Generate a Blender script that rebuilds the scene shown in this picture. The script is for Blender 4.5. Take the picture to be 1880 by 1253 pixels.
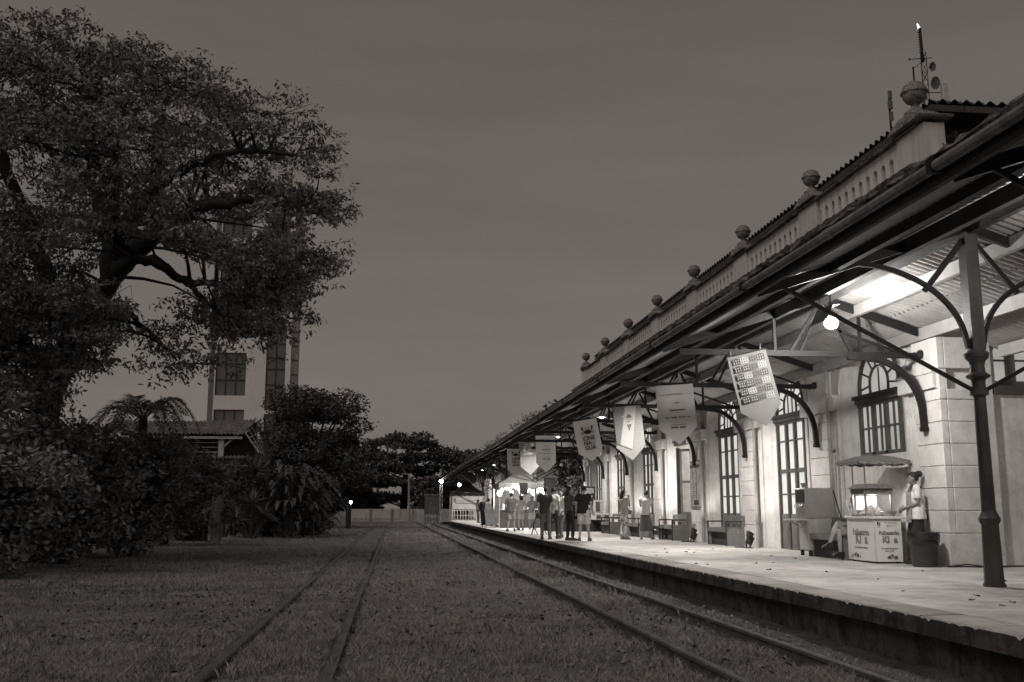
import bpy, bmesh, math, random
import numpy as np
from mathutils import Vector, Matrix, Euler
rad = math.radians
R = random.Random(11)
NR = np.random.RandomState(5)
SC = bpy.context.scene
COL = SC.collection
for _o in list(bpy.data.objects):
    bpy.data.objects.remove(_o)

# ------------------------------------------------------------------ camera
cam_d = bpy.data.cameras.new('camera')
cam = bpy.data.objects.new('camera', cam_d)
COL.objects.link(cam)
cam.location = (0, 0, 1.32)
cam.rotation_euler = (rad(90 + 9.67), 0, rad(-6.745))
cam_d.sensor_width = 36
cam_d.lens = 34.8
cam_d.clip_end = 2000
cam_d.clip_start = 0.1
SC.camera = cam

# ------------------------------------------------------------------ dusk sky, faint afterglow, exposure
SUN_EL, SUN_AZ = rad(48), rad(228)       # afterglow comes from behind the camera
world = bpy.data.worlds.new('World')
SC.world = world
world.use_nodes = True
_n, _l = world.node_tree.nodes, world.node_tree.links
_n.clear()
_sky = _n.new('ShaderNodeTexSky'); _sky.sky_type = 'NISHITA'; _sky.sun_disc = False
_sky.sun_elevation = rad(8); _sky.sun_rotation = SUN_AZ
_sky.dust_density = 3.0
_bw = _n.new('ShaderNodeRGBToBW')
_mul = _n.new('ShaderNodeMath'); _mul.operation = 'MULTIPLY'; _mul.inputs[1].default_value = 0.12
_add = _n.new('ShaderNodeMath'); _add.operation = 'ADD'; _add.inputs[1].default_value = 1.12
_mix = _n.new('ShaderNodeMix'); _mix.data_type = 'RGBA'; _mix.blend_type = 'MULTIPLY'
_mix.inputs['Factor'].default_value = 1.0
_mix.inputs['B'].default_value = (1.0, 0.88, 0.80, 1)
_bg = _n.new('ShaderNodeBackground'); _bg.inputs['Strength'].default_value = 0.1
_out = _n.new('ShaderNodeOutputWorld')
_l.new(_sky.outputs[0], _bw.inputs[0]); _l.new(_bw.outputs[0], _mul.inputs[0]); _l.new(_mul.outputs[0], _add.inputs[0])
_tc = _n.new('ShaderNodeTexCoord'); _mp = _n.new('ShaderNodeMapping'); _mp.inputs['Scale'].default_value = (1.2, 1.2, 7.0)
_cl = _n.new('ShaderNodeTexNoise'); _cl.inputs['Scale'].default_value = 1.7; _cl.inputs['Detail'].default_value = 7; _cl.inputs['Roughness'].default_value = 0.55
_l.new(_tc.outputs['Generated'], _mp.inputs['Vector']); _l.new(_mp.outputs[0], _cl.inputs['Vector'])
_cr = _n.new('ShaderNodeMapRange'); _cr.inputs['From Min'].default_value = 0.35; _cr.inputs['From Max'].default_value = 0.7
_cr.inputs['To Min'].default_value = 0.93; _cr.inputs['To Max'].default_value = 1.09
_l.new(_cl.outputs['Fac'], _cr.inputs['Value'])
_sx = _n.new('ShaderNodeSeparateXYZ'); _l.new(_tc.outputs['Generated'], _sx.inputs[0])
_gr = _n.new('ShaderNodeMapRange'); _gr.interpolation_type = 'SMOOTHSTEP'
_gr.inputs['From Min'].default_value = 0.0; _gr.inputs['From Max'].default_value = 0.5
_gr.inputs['To Min'].default_value = 1.30; _gr.inputs['To Max'].default_value = 0.97
_l.new(_sx.outputs['Z'], _gr.inputs['Value'])
_m1 = _n.new('ShaderNodeMath'); _m1.operation = 'MULTIPLY'; _m2 = _n.new('ShaderNodeMath'); _m2.operation = 'MULTIPLY'
_l.new(_add.outputs[0], _m1.inputs[0]); _l.new(_cr.outputs[0], _m1.inputs[1]); _l.new(_m1.outputs[0], _m2.inputs[0]); _l.new(_gr.outputs[0], _m2.inputs[1])
_l.new(_m2.outputs[0], _mix.inputs['A']); _l.new(_mix.outputs['Result'], _bg.inputs['Color']); _l.new(_bg.outputs[0], _out.inputs[0])

sun_d = bpy.data.lights.new('afterglow', 'SUN')
sun_d.energy = 1.15
sun_d.angle = rad(40)
sun_d.color = (1.0, 0.90, 0.84)
sun = bpy.data.objects.new('afterglow', sun_d)
COL.objects.link(sun)
_d = Vector((math.sin(SUN_AZ) * math.cos(SUN_EL), math.cos(SUN_AZ) * math.cos(SUN_EL), math.sin(SUN_EL)))
sun.rotation_euler = _d.to_track_quat('Z', 'Y').to_euler()

SC.view_settings.view_transform = 'Standard'
SC.view_settings.look = 'None'
SC.view_settings.exposure = 0.0
SC.view_settings.gamma = 1.0
SC.view_settings.use_curve_mapping = False
SC.render.engine = 'CYCLES'
SC.cycles.use_denoising = True
SC.cycles.max_bounces = 6
SC.cycles.sample_clamp_indirect = 3.0
SC.cycles.use_light_tree = True

# ------------------------------------------------------------------ materials (all procedural)
TINT = (1.0, 0.95, 0.925)
MATS = {}
def mat(name, g, rough=0.8, var=0.25, scale=3.0, bump=0.25, bscale=45.0, metal=0.0, spec=0.3, emit=0.0,
        streak=0.0, blotch=0.0, trans=0.0):
    if name in MATS:
        return MATS[name]
    m = bpy.data.materials.new(name)
    m.use_nodes = True
    nt = m.node_tree; N, L = nt.nodes, nt.links
    b = N['Principled BSDF']
    tc = N.new('ShaderNodeTexCoord')
    n1 = N.new('ShaderNodeTexNoise'); n1.inputs['Scale'].default_value = scale; n1.inputs['Detail'].default_value = 6
    n1.inputs['Roughness'].default_value = 0.65
    L.new(tc.outputs['Object'], n1.inputs['Vector'])
    r1 = N.new('ShaderNodeMapRange')
    r1.inputs['From Min'].default_value = 0.3; r1.inputs['From Max'].default_value = 0.7
    r1.inputs['To Min'].default_value = g * (1 - var); r1.inputs['To Max'].default_value = g * (1 + var)
    L.new(n1.outputs['Fac'], r1.inputs['Value'])
    val = r1.outputs['Result']
    def mulby(sock, v):
        q = N.new('ShaderNodeMath'); q.operation = 'MULTIPLY'
        L.new(v, q.inputs[0]); L.new(sock, q.inputs[1]); return q.outputs[0]
    if streak:        # vertical rain streaks, wear that stays with the surface
        mp = N.new('ShaderNodeMapping'); mp.inputs['Scale'].default_value = (5, 5, 0.35)
        n2 = N.new('ShaderNodeTexNoise'); n2.inputs['Scale'].default_value = 1.6; n2.inputs['Detail'].default_value = 5
        L.new(tc.outputs['Object'], mp.inputs['Vector']); L.new(mp.outputs[0], n2.inputs['Vector'])
        r2 = N.new('ShaderNodeMapRange'); r2.inputs['From Min'].default_value = 0.42; r2.inputs['From Max'].default_value = 0.62
        r2.inputs['To Min'].default_value = 1.0; r2.inputs['To Max'].default_value = 1.0 - streak
        L.new(n2.outputs['Fac'], r2.inputs['Value']); val = mulby(r2.outputs['Result'], val)
    if blotch:
        n3 = N.new('ShaderNodeTexNoise'); n3.inputs['Scale'].default_value = scale * 3.7; n3.inputs['Detail'].default_value = 8
        n3.inputs['Roughness'].default_value = 0.75
        L.new(tc.outputs['Object'], n3.inputs['Vector'])
        r3 = N.new('ShaderNodeMapRange'); r3.inputs['From Min'].default_value = 0.47; r3.inputs['From Max'].default_value = 0.6
        r3.inputs['To Min'].default_value = 1.0; r3.inputs['To Max'].default_value = 1.0 - blotch
        L.new(n3.outputs['Fac'], r3.inputs['Value']); val = mulby(r3.outputs['Result'], val)
    vm = N.new('ShaderNodeVectorMath'); vm.operation = 'SCALE'
    vm.inputs[0].default_value = TINT
    L.new(val, vm.inputs['Scale'])
    L.new(vm.outputs[0], b.inputs['Base Color'])
    b.inputs['Roughness'].default_value = rough
    b.inputs['Metallic'].default_value = metal
    b.inputs['Specular IOR Level'].default_value = spec
    if trans:
        b.inputs['Transmission Weight'].default_value = trans
    if emit:
        L.new(vm.outputs[0], b.inputs['Emission Color'])
        b.inputs['Emission Strength'].default_value = emit
    if bump:
        n4 = N.new('ShaderNodeTexNoise'); n4.inputs['Scale'].default_value = bscale; n4.inputs['Detail'].default_value = 4
        L.new(tc.outputs['Object'], n4.inputs['Vector'])
        bp = N.new('ShaderNodeBump'); bp.inputs['Strength'].default_value = bump; bp.inputs['Distance'].default_value = 0.02
        L.new(n4.outputs['Fac'], bp.inputs['Height']); L.new(bp.outputs[0], b.inputs['Normal'])
    MATS[name] = m
    return m

def emitter(name, s, tint=(1, 0.985, 0.94)):
    if name in MATS:
        return MATS[name]
    m = bpy.data.materials.new(name); m.use_nodes = True
    N, L = m.node_tree.nodes, m.node_tree.links
    N.clear()
    e = N.new('ShaderNodeEmission'); e.inputs['Color'].default_value = (*tint, 1); e.inputs['Strength'].default_value = s
    o = N.new('ShaderNodeOutputMaterial'); L.new(e.outputs[0], o.inputs[0])
    MATS[name] = m
    return m

def pane_mat(name, s, dark=0.35):
    """window glass with a lit room behind it: soft uneven glow plus a glossy coat"""
    m = bpy.data.materials.new(name); m.use_nodes = True
    N, L = m.node_tree.nodes, m.node_tree.links
    b = N['Principled BSDF']
    tc = N.new('ShaderNodeTexCoord'); n = N.new('ShaderNodeTexNoise')
    n.inputs['Scale'].default_value = 0.9; n.inputs['Detail'].default_value = 3
    L.new(tc.outputs['Object'], n.inputs['Vector'])
    r = N.new('ShaderNodeMapRange'); r.inputs['From Min'].default_value = 0.35; r.inputs['From Max'].default_value = 0.65
    r.inputs['To Min'].default_value = s * (1 - dark); r.inputs['To Max'].default_value = s
    L.new(n.outputs['Fac'], r.inputs['Value'])
    b.inputs['Base Color'].default_value = (0.2, 0.195, 0.19, 1); b.inputs['Roughness'].default_value = 0.08
    b.inputs['Emission Color'].default_value = (1.0, 0.985, 0.92, 1)
    L.new(r.outputs['Result'], b.inputs['Emission Strength'])
    MATS[name] = m
    return m

# ------------------------------------------------------------------ mesh builder
class MB:
    def __init__(s):
        s.v, s.f = [], []
    def add(s, vs, fs):
        k = len(s.v); s.v += [tuple(p) for p in vs]; s.f += [tuple(i + k for i in f) for f in fs]; return s
    def box(s, x0, x1, y0, y1, z0, z1):
        return s.add([(x0, y0, z0), (x1, y0, z0), (x1, y1, z0), (x0, y1, z0), (x0, y0, z1), (x1, y0, z1), (x1, y1, z1), (x0, y1, z1)],
                     [(0, 3, 2, 1), (4, 5, 6, 7), (0, 1, 5, 4), (1, 2, 6, 5), (2, 3, 7, 6), (3, 0, 4, 7)])
    def bevbox(s, x0, x1, y0, y1, z0, z1, c=0.02):
        """box whose eight upright/top/bottom edges are chamfered on the outline"""
        def ring(i, z):
            return [(x0 + i, y0 + c, z), (x0 + c, y0 + i, z), (x1 - c, y0 + i, z), (x1 - i, y0 + c, z),
                    (x1 - i, y1 - c, z), (x1 - c, y1 - i, z), (x0 + c, y1 - i, z), (x0 + i, y1 - c, z)]
        rs = [ring(c, z0), ring(0, z0 + c), ring(0, z1 - c), ring(c, z1)]
        return s.loft(rs)
    def loft(s, rings, cap=True, closed=True):
        n = len(rings[0]); k = len(s.v)
        for r in rings:
            s.v += [tuple(p) for p in r]
        for i in range(len(rings) - 1):
            for j in range(n if closed else n - 1):
                a = k + i * n + j; b = k + i * n + (j + 1) % n
                s.f.append((a, b, b + n, a + n))
        if cap:
            s.f.append(tuple(range(k + n - 1, k - 1, -1)))
            s.f.append(tuple(range(k + (len(rings) - 1) * n, k + len(rings) * n)))
        return s
    def tube(s, pts, rads, n=8, cap=True, flat=1.0):
        pts = [Vector(p) for p in pts]
        if not hasattr(rads, '__len__'):
            rads = [rads] * len(pts)
        rings = []; prev = None
        for i, p in enumerate(pts):
            t = (pts[min(i + 1, len(pts) - 1)] - pts[max(i - 1, 0)]).normalized()
            if prev is None:
                a = Vector((0, 0, 1)) if abs(t.z) < 0.9 else Vector((1, 0, 0))
                u = t.cross(a).normalized()
            else:
                u = (prev - t * prev.dot(t)).normalized()
            prev = u; w = t.cross(u)
            rings.append([p + (u * math.cos(2 * math.pi * k / n) + w * math.sin(2 * math.pi * k / n) * flat) * rads[i] for k in range(n)])
        return s.loft(rings, cap)
    def bar(s, p, q, w, h, up=(0, 0, 1)):
        p, q = Vector(p), Vector(q); t = (q - p).normalized()
        u = t.cross(Vector(up)).normalized() * (w / 2); v = u.cross(t).normalized() * (h / 2)
        return s.loft([[c - u - v, c + u - v, c + u + v, c - u + v] for c in (p, q)])
    def sweep(s, pts, w, h, side):
        """rectangular bar swept along pts; side is the fixed direction across (width w)"""
        pts = [Vector(p) for p in pts]; sd = Vector(side).normalized() * (w / 2); rings = []
        for i, p in enumerate(pts):
            t = (pts[min(i + 1, len(pts) - 1)] - pts[max(i - 1, 0)]).normalized()
            v = t.cross(sd).normalized() * (h / 2)
            rings.append([p - sd - v, p + sd - v, p + sd + v, p - sd + v])
        return s.loft(rings)
    def lathe(s, prof, n=16, c=(0, 0, 0), sq=1.0):
        rings = [[(c[0] + r * math.cos(2 * math.pi * k / n), c[1] + r * sq * math.sin(2 * math.pi * k / n), c[2] + z) for k in range(n)] for r, z in prof]
        return s.loft(rings)
    def prism(s, poly, vec):
        v = Vector(vec)
        return s.loft([[Vector(p) for p in poly], [Vector(p) + v for p in poly]])
    def quad(s, *ps):
        return s.add(ps, [tuple(range(len(ps)))])
    def ball(s, c, rx, ry=None, rz=None, n=12, m=8):
        ry = ry or rx; rz = rz or rx
        rings = []
        for i in range(1, m):
            a = math.pi * i / m
            rings.append([(c[0] + rx * math.sin(a) * math.cos(2 * math.pi * k / n), c[1] + ry * math.sin(a) * math.sin(2 * math.pi * k / n), c[2] - rz * math.cos(a)) for k in range(n)])
        return s.loft(rings)
    def xf(s, M, k0=0):
        s.v[k0:] = [tuple(M @ Vector(p)) for p in s.v[k0:]]; return s
    def mesh(s, name, m=None, smooth=35):
        me = bpy.data.meshes.new(name); me.from_pydata(s.v, [], s.f); me.update()
        bm = bmesh.new(); bm.from_mesh(me); bmesh.ops.recalc_face_normals(bm, faces=bm.faces); bm.to_mesh(me); bm.free()
        if m: me.materials.append(m)
        if smooth:
            me.polygons.foreach_set('use_smooth', [True] * len(me.polygons))
            me.set_sharp_from_angle(angle=rad(smooth))
        return me
    def build(s, name, m, parent=None, smooth=35, local=False):
        return link(name, s.mesh(name, m, smooth), parent, local)

def link(name, me, parent=None, local=False):
    o = bpy.data.objects.new(name, me); COL.objects.link(o)
    if parent is not None:
        o.parent = parent
        if parent.get('_st') and not local:
            o.location = -Vector(parent.location)
    return o

def tag(o, label, cat, group=None, kind=None):
    o['label'] = label; o['category'] = cat
    if group: o['group'] = group
    if kind: o['kind'] = kind
    return o

def thing(name, label, cat, loc=(0, 0, 0), rz=0.0, group=None, static=False):
    """an Empty at the thing's base; with static=True its parts are given in world coordinates"""
    e = bpy.data.objects.new(name, None); COL.objects.link(e)
    e.empty_display_size = 0.3
    e.location = loc; e.rotation_euler = (0, 0, rz)
    if static: e['_st'] = 1
    return tag(e, label, cat, group)

def kids(o):
    return [c for c in COL.objects if c.parent == o]

def dup_tree(o, parent=None):
    c = o.copy(); COL.objects.link(c)
    if parent is not None: c.parent = parent
    for ch in list(o.children):
        dup_tree(ch, c)
    return c

def arc(c, r0, r1, a0, a1, n, plane='yz'):
    out = []
    for i in range(n + 1):
        a = rad(a0 + (a1 - a0) * i / n); p, q = r0 * math.cos(a), r1 * math.sin(a)
        out.append((c[0], c[1] + p, c[2] + q) if plane == 'yz' else (c[0] + p, c[1], c[2] + q))
    return out

def fastmesh(name, V, F, m):
    """triangles or quads from numpy arrays"""
    me = bpy.data.meshes.new(name); k = F.shape[1]
    me.vertices.add(len(V)); me.vertices.foreach_set('co', V.astype(np.float32).ravel())
    me.loops.add(F.size); me.loops.foreach_set('vertex_index', F.astype(np.int32).ravel())
    me.polygons.add(len(F)); me.polygons.foreach_set('loop_start', np.arange(0, F.size, k, dtype=np.int32))
    me.update(calc_edges=True)
    if m: me.materials.append(m)
    return me

def text_mesh(s, size, M, m, name, parent, bold=0.0, align='CENTER', local=True):
    """flat printed lettering, M maps text plane (x right, y up) to the parent's space"""
    cu = bpy.data.curves.new('lettering', 'FONT'); cu.body = s; cu.size = size; cu.align_x = align; cu.align_y = 'CENTER'
    cu.offset = bold; cu.space_line = 0.85; cu.resolution_u = 3
    t = bpy.data.objects.new('lettering', cu); COL.objects.link(t)
    dg = bpy.context.evaluated_depsgraph_get()
    me = bpy.data.meshes.new_from_object(t.evaluated_get(dg))
    bpy.data.objects.remove(t); bpy.data.curves.remove(cu)
    me.transform(M); me.materials.clear(); me.materials.append(m)
    return link(name, me, parent, local)
# ------------------------------------------------------------------ shared materials
IRON = mat('dark painted iron', 0.013, 0.6, 0.3, 4, 0.2, 60, spec=0.25)
WOODB = mat('dark brown purlin timber', 0.055, 0.75, 0.35, 2, 0.3, 50)
PALEB = mat('pale painted purlin', 0.30, 0.7, 0.2, 2, 0.2, 50)
SHEET = mat('corrugated roofing sheet', 0.27, 0.38, 0.3, 1.2, 0.1, 30, spec=0.6)
GUT = mat('weathered gutter zinc', 0.16, 0.6, 0.45, 2.5, 0.3, 30, blotch=0.4)
MOSS = mat('mossy old render', 0.13, 0.95, 0.6, 1.6, 1.0, 18, blotch=0.85)
PLAST = mat('white lime plaster', 0.66, 0.85, 0.2, 0.8, 0.35, 22, streak=0.12, blotch=0.14)
PLASTG = mat('greyed plaster of the parapet', 0.56, 0.9, 0.16, 1.0, 0.4, 25, streak=0.22)
STONE = mat('painted stone block', 0.62, 0.8, 0.2, 1.1, 0.4, 18, blotch=0.12)
URN = mat('weathered stone urn', 0.22, 0.95, 0.4, 4, 0.8, 30, blotch=0.7)
TILE = mat('old clay roof tile', 0.09, 0.9, 0.5, 3, 0.6, 30, blotch=0.5)
WOODD = mat('dark varnished door timber', 0.075, 0.55, 0.3, 3, 0.25, 60)
WOODP = mat('door panel timber', 0.14, 0.55, 0.3, 3, 0.25, 60)
CONC = mat('platform concrete', 0.41, 0.62, 0.4, 0.6, 0.4, 30, blotch=0.3)
COPE = mat('platform edge stone', 0.33, 0.85, 0.3, 1.2, 0.7, 35, blotch=0.25)
FACE = mat('stained shade-dark platform face', 0.065, 0.95, 0.6, 0.9, 0.9, 14, streak=0.35, blotch=0.6)
GSTRIP = mat('dark trackside ground', 0.055, 1.0, 0.45, 2, 1.0, 14, blotch=0.5)
RAIL = mat('old steel rail', 0.065, 0.75, 0.4, 3, 0.4, 50)
STEEL = mat('brushed steel', 0.45, 0.35, 0.15, 3, 0.1, 60, metal=0.7)
BLACK = mat('black plastic', 0.02, 0.5, 0.3, 5, 0.1, 60)
WHITE = mat('white sheet print', 0.70, 0.7, 0.05, 2, 0.05, 40)
INK = mat('dark printing ink', 0.03, 0.8, 0.1, 5, 0.0)
INKG = mat('mid grey printing ink', 0.22, 0.8, 0.1, 5, 0.0)
INKL = mat('light grey printing ink', 0.42, 0.8, 0.1, 5, 0.0)
PANE = pane_mat('lit door glass', 0.72, 0.25)
PANE2 = pane_mat('lit window glass of the near bay', 0.42, 0.3)
GLOBE = emitter('glowing lamp globe', 40)
BULB = emitter('glowing bulb', 25)

PZ = 0.35            # platform top
def lamp_light(parent, loc, watts, radius=0.06, spot=None, rot=None, color=(1, 0.975, 0.92), name='glow'):
    d = bpy.data.lights.new(name, 'SPOT' if spot else 'POINT')
    d.energy = watts; d.shadow_soft_size = radius; d.color = color
    if spot: d.spot_size = rad(spot); d.spot_blend = 0.6
    o = bpy.data.objects.new(name, d); COL.objects.link(o); o.parent = parent; o.location = loc
    if rot: o.rotation_euler = rot
    return o

# ------------------------------------------------------------------ numpy value noise
_tab = NR.rand(256, 256)
def vnoise(x, y):
    xi, yi = np.floor(x).astype(int), np.floor(y).astype(int); fx, fy = x - xi, y - yi
    fx = fx * fx * (3 - 2 * fx); fy = fy * fy * (3 - 2 * fy)
    g = lambda a, b: _tab[a % 256, b % 256]
    return (g(xi, yi) * (1 - fx) + g(xi + 1, yi) * fx) * (1 - fy) + (g(xi, yi + 1) * (1 - fx) + g(xi + 1, yi + 1) * fx) * fy
def fnoise(x, y):
    return vnoise(x, y) * 0.55 + vnoise(x * 2.1 + 7, y * 2.1) * 0.3 + vnoise(x * 4.3, y * 4.3 + 9) * 0.15
def ground_z(x, y):
    z = -0.05 + (fnoise(x * 0.7, y * 0.7) - 0.5) * 0.09
    t = np.clip((x - 3.95) / 0.45, 0, 1)
    z = z - 0.08 * t * (3 - 2 * t) * t
    z = z + 0.12 * np.clip((-4.5 - x) / 6, 0, 1)
    return z

# ------------------------------------------------------------------ ground, rails, platform
xs = np.concatenate([[-600, -300, -150, -80, -50, -35], np.arange(-26, -4, 0.8), np.arange(-4, 5.2, 0.16), [5.6, 7, 12, 25, 50, 100, 300, 600]])
ys = np.concatenate([[-60, -20, -5], np.arange(0, 16, 0.22), np.arange(16, 40, 0.6), np.arange(40, 130, 3), [150, 200, 300, 500, 900]])
X, Y = np.meshgrid(xs, ys)
Zg = ground_z(X, Y)
Zg = np.where((X > 5.0) | (np.abs(X) > 60) | (Y > 140), -0.3, Zg)
V = np.stack([X.ravel(), Y.ravel(), Zg.ravel()], 1)
nx, ny = len(xs), len(ys)
ii = (np.arange(ny - 1)[:, None] * nx + np.arange(nx - 1)[None]).ravel()
F = np.stack([ii, ii + 1, ii + 1 + nx, ii + nx], 1)
GROUND = mat('dry turf soil', 0.085, 1.0, 0.45, 0.8, 1.0, 22, blotch=0.45)
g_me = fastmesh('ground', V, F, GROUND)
g_me.materials.append(GSTRIP)
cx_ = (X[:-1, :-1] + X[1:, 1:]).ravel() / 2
g_me.polygons.foreach_set('material_index', (cx_ > 4.0).astype(np.int32))  # darker ground strip along the platform foot
g_me.polygons.foreach_set('use_smooth', [True] * len(F))
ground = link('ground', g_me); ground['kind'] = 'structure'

def rail(x, label, w, h, foot):
    def prof(y, dx):
        z0 = -0.10
        zz = 0.0
        return [(x + dx - foot, y, z0), (x + dx + foot, y, z0), (x + dx + foot, y, z0 + 0.02), (x + dx + 0.012, y, z0 + 0.035), (x + dx + 0.012, y, h - 0.045),
                (x + dx + w / 2, y, h - 0.035), (x + dx + w / 2, y, h - 0.008), (x + dx + w / 2 - 0.012, y, h), (x + dx - w / 2 + 0.012, y, h), (x + dx - w / 2, y, h - 0.008),
                (x + dx - w / 2, y, h - 0.035), (x + dx - 0.012, y, h - 0.045), (x + dx - 0.012, y, z0 + 0.035), (x + dx - foot, y, z0 + 0.02)]
    m = MB()
    yy = [2.0 + 1.5 * i for i in range(73)]
    m.loft([prof(y, 0.012 * math.sin(y * 0.37 + x) - 0.00002 * (y - 8) ** 2 * (1 if x > 0 else 0)) for y in yy])
    o = m.build('rail', RAIL)
    tag(o, label, 'rail', 'railway rails in the grass')
rail(-1.52, 'leftmost rusty rail sunk flat in the grass', 0.085, 0.015, 0.06)
rail(-0.50, 'second rusty rail from the left, sunk in grass', 0.085, 0.015, 0.06)
rail(2.62, 'third rail from the left, dark side standing proud of the grass', 0.07, 0.075, 0.06)
rail(3.70, 'rail nearest the platform edge, partly hidden in grass', 0.07, 0.075, 0.06)

m = MB()
m.box(5.32, 40, -6, 90, -0.6, PZ)
platform = m.build('platform', CONC, smooth=0); platform['kind'] = 'structure'
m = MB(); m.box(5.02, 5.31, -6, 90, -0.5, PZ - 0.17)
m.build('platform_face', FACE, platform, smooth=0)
cp = None
for i in range(32):
    y0 = -6 + 3.0 * i
    if i % 4 == 0 or cp is None:
        b = MB()
        # worn front edge: small irregular chips along the arris
        n = 60; rings = []
        for k in range(n + 1):
            yy = 2.99 * k / n; c = 0.010 + 0.03 * R.random() ** 7
            rings.append([(4.88 + 0.006 * R.random(), yy, PZ - 0.17), (4.88, yy, PZ - c), (4.88 + c, yy, PZ + 0.002), (5.318, yy, PZ + 0.004), (5.318, yy, PZ - 0.17)])
        b.loft(rings)
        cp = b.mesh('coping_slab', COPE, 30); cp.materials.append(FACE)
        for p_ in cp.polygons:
            if p_.normal.x < -.8 or abs(p_.normal.y) > .9: p_.material_index = 1  # stained front and ends also painted dark, shade put into the colour
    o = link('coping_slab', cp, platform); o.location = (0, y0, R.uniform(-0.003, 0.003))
# floor screed bays: thin sheets with open joints
for i in range(23):
    y0 = -4 + 4.1 * i
    for (xa, xb) in ((5.33, 7.55), (7.56, 9.44)):
        b = MB(); b.box(xa, xb, y0 + 0.006, y0 + 4.094, PZ, PZ + 0.004 + R.uniform(0, 0.002))
        b.build('floor_slab', CONC, platform, smooth=0)
# ------------------------------------------------------------------ station building
BAY, Y0B = 4.62, 16.75
NB = 7
XP, XW, XD = 9.48, 9.60, 9.80       # pilaster face, wall face, door plane
bld = thing('station_building', 'long white station building with arched doors, balustrade and stone globes on its roofline', 'station building',
            (12, 32, PZ), static=True)
YE = Y0B + NB * BAY + 0.55          # far end
YN = 16.4                           # near end
ZC = 6.95                           # underside of cornice
WO, HO = 1.38, 1.14                # splayed opening: half width and rise at the wall face
def arch_front(m, ya, yb, yc, w, zs, zb, z0, z1, x, n=18):
    L = arc((x, yc, zs), w, HO, 180, 0, n)
    m.quad((x, ya, z0), (x, yc - w, z0), (x, yc - w, zs), (x, ya, zs))
    m.quad((x, yc + w, z0), (x, yb, z0), (x, yb, zs), (x, yc + w, zs))
    if zb > z0: m.quad((x, yc - w, z0), (x, yc + w, z0), (x, yc + w, zb), (x, yc - w, zb))
    m.quad((x, ya, zs), (x, yc - w, zs), (x, yc - w, z1), (x, ya, z1))
    m.quad((x, yc + w, zs), (x, yb, zs), (x, yb, z1), (x, yc + w, z1))
    for i in range(n):
        p, q = L[i], L[i + 1]
        m.quad(p, q, (x, q[1], z1), (x, p[1], z1))
def reveal(m, yc, w0, x0, w1, x1, zs, zb, n=18):
    A = [(x0, yc - w0, zb)] + arc((x0, yc, zs), w0, HO, 180, 0, n) + [(x0, yc + w0, zb)]
    B = [(x1, yc - w1, zb)] + arc((x1, yc, zs), w1, w1, 180, 0, n) + [(x1, yc + w1, zb)]
    for i in range(len(A) - 1): m.quad(A[i], A[i + 1], B[i + 1], B[i])
ZS = 3.78
wall = MB()
for k in range(NB):
    yc = Y0B + BAY * (k + 0.5); ya = Y0B + BAY * k if k else YN; yb = yc + BAY / 2 if k < NB - 1 else YE
    zb = 2.4 if k == 0 else PZ
    arch_front(wall, ya, yb, yc, WO, ZS, zb, PZ, ZC + 0.1, XW)
    reveal(wall, yc, WO, XW, 0.86, XD + 0.02, ZS, zb)
    if k == 0: wall.quad((XW, yc - WO, zb), (XW, yc + WO, zb), (XD + 0.1, yc + 0.86, zb), (XD + 0.1, yc - 0.86, zb))
# near end wall with its window hole, far end wall, back
wz0, wz1, wx0, wx1 = 3.5, 5.3, 10.62, 12.4
for a in ((XW, wx0, PZ, ZC + .1), (wx1, 18, PZ, ZC + .1), (wx0, wx1, PZ, wz0), (wx0, wx1, wz1, ZC + .1)):
    wall.quad((a[0], YN, a[2]), (a[1], YN, a[2]), (a[1], YN, a[3]), (a[0], YN, a[3]))
for (p, q) in (((wx0, wz0), (wx0, wz1)), ((wx1, wz0), (wx1, wz1)), ((wx0, wz0), (wx1, wz0)), ((wx0, wz1), (wx1, wz1))):
    wall.quad((p[0], YN, p[1]), (q[0], YN, q[1]), (q[0], YN + 0.22, q[1]), (p[0], YN + 0.22, p[1]))
wall.quad((XW, YE, PZ), (18, YE, PZ), (18, YE, ZC + .1), (XW, YE, ZC + .1))
wall.quad((18, YN, PZ), (18, YE, PZ), (18, YE, ZC + .1), (18, YN, ZC + .1))
wl = wall.build('wall', PLAST, bld, smooth=25)

# pilasters with coursed blocks
def courses(parent, x0, x1, y0, y1, zs, mt):
    for a, b in zip(zs[:-1], zs[1:]):
        d = R.uniform(-0.003, 0.003)
        bb = MB(); bb.bevbox(x0 + d, x1, y0, y1, a + 0.004, b - 0.004, 0.010)
        bb.build('stone_block', mt, parent, smooth=0)
for k in range(NB + 1):
    yc = Y0B + BAY * k
    half = 0.52 if 0 < k < NB else 0.35
    if k == 0: ya, yb = YN - 0.12, 17.15
    else: ya, yb = yc - half, yc + half
    core = MB(); core.box(XP + 0.03, XW + 0.05, ya + 0.03, yb - 0.03, PZ, ZC)
    pl = core.build('pilaster', PLAST, bld, smooth=0)
    zs = [PZ, 0.92] + [0.92 + 0.385 * i for i in range(1, 7)] + [3.42]
    courses(pl, XP, XW + 0.01, ya, yb, zs, STONE)
    courses(pl, XP, XW + 0.01, ya, yb, [3.78, 4.35, 4.92, 5.5, 6.1, 6.9], STONE)
    b = MB(); b.box(XP - 0.025, XW + 0.02, ya - 0.02, yb + 0.02, PZ, 0.86)
    b.build('plinth', STONE, pl, smooth=0)
    if k == 0:       # the corner pilaster turns onto the near end face
        courses(pl, XW + 0.015, 10.12, YN - 0.12, YN + 0.02, zs, STONE)
        courses(pl, XW + 0.015, 10.12, YN - 0.12, YN + 0.02, [3.78, 4.35, 4.92, 5.5, 6.1, 6.9], STONE)
        b = MB(); b.box(XW + 0.025, 10.14, YN - 0.145, YN + 0.02, PZ, 0.86); b.build('plinth', STONE, pl, smooth=0)
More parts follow.
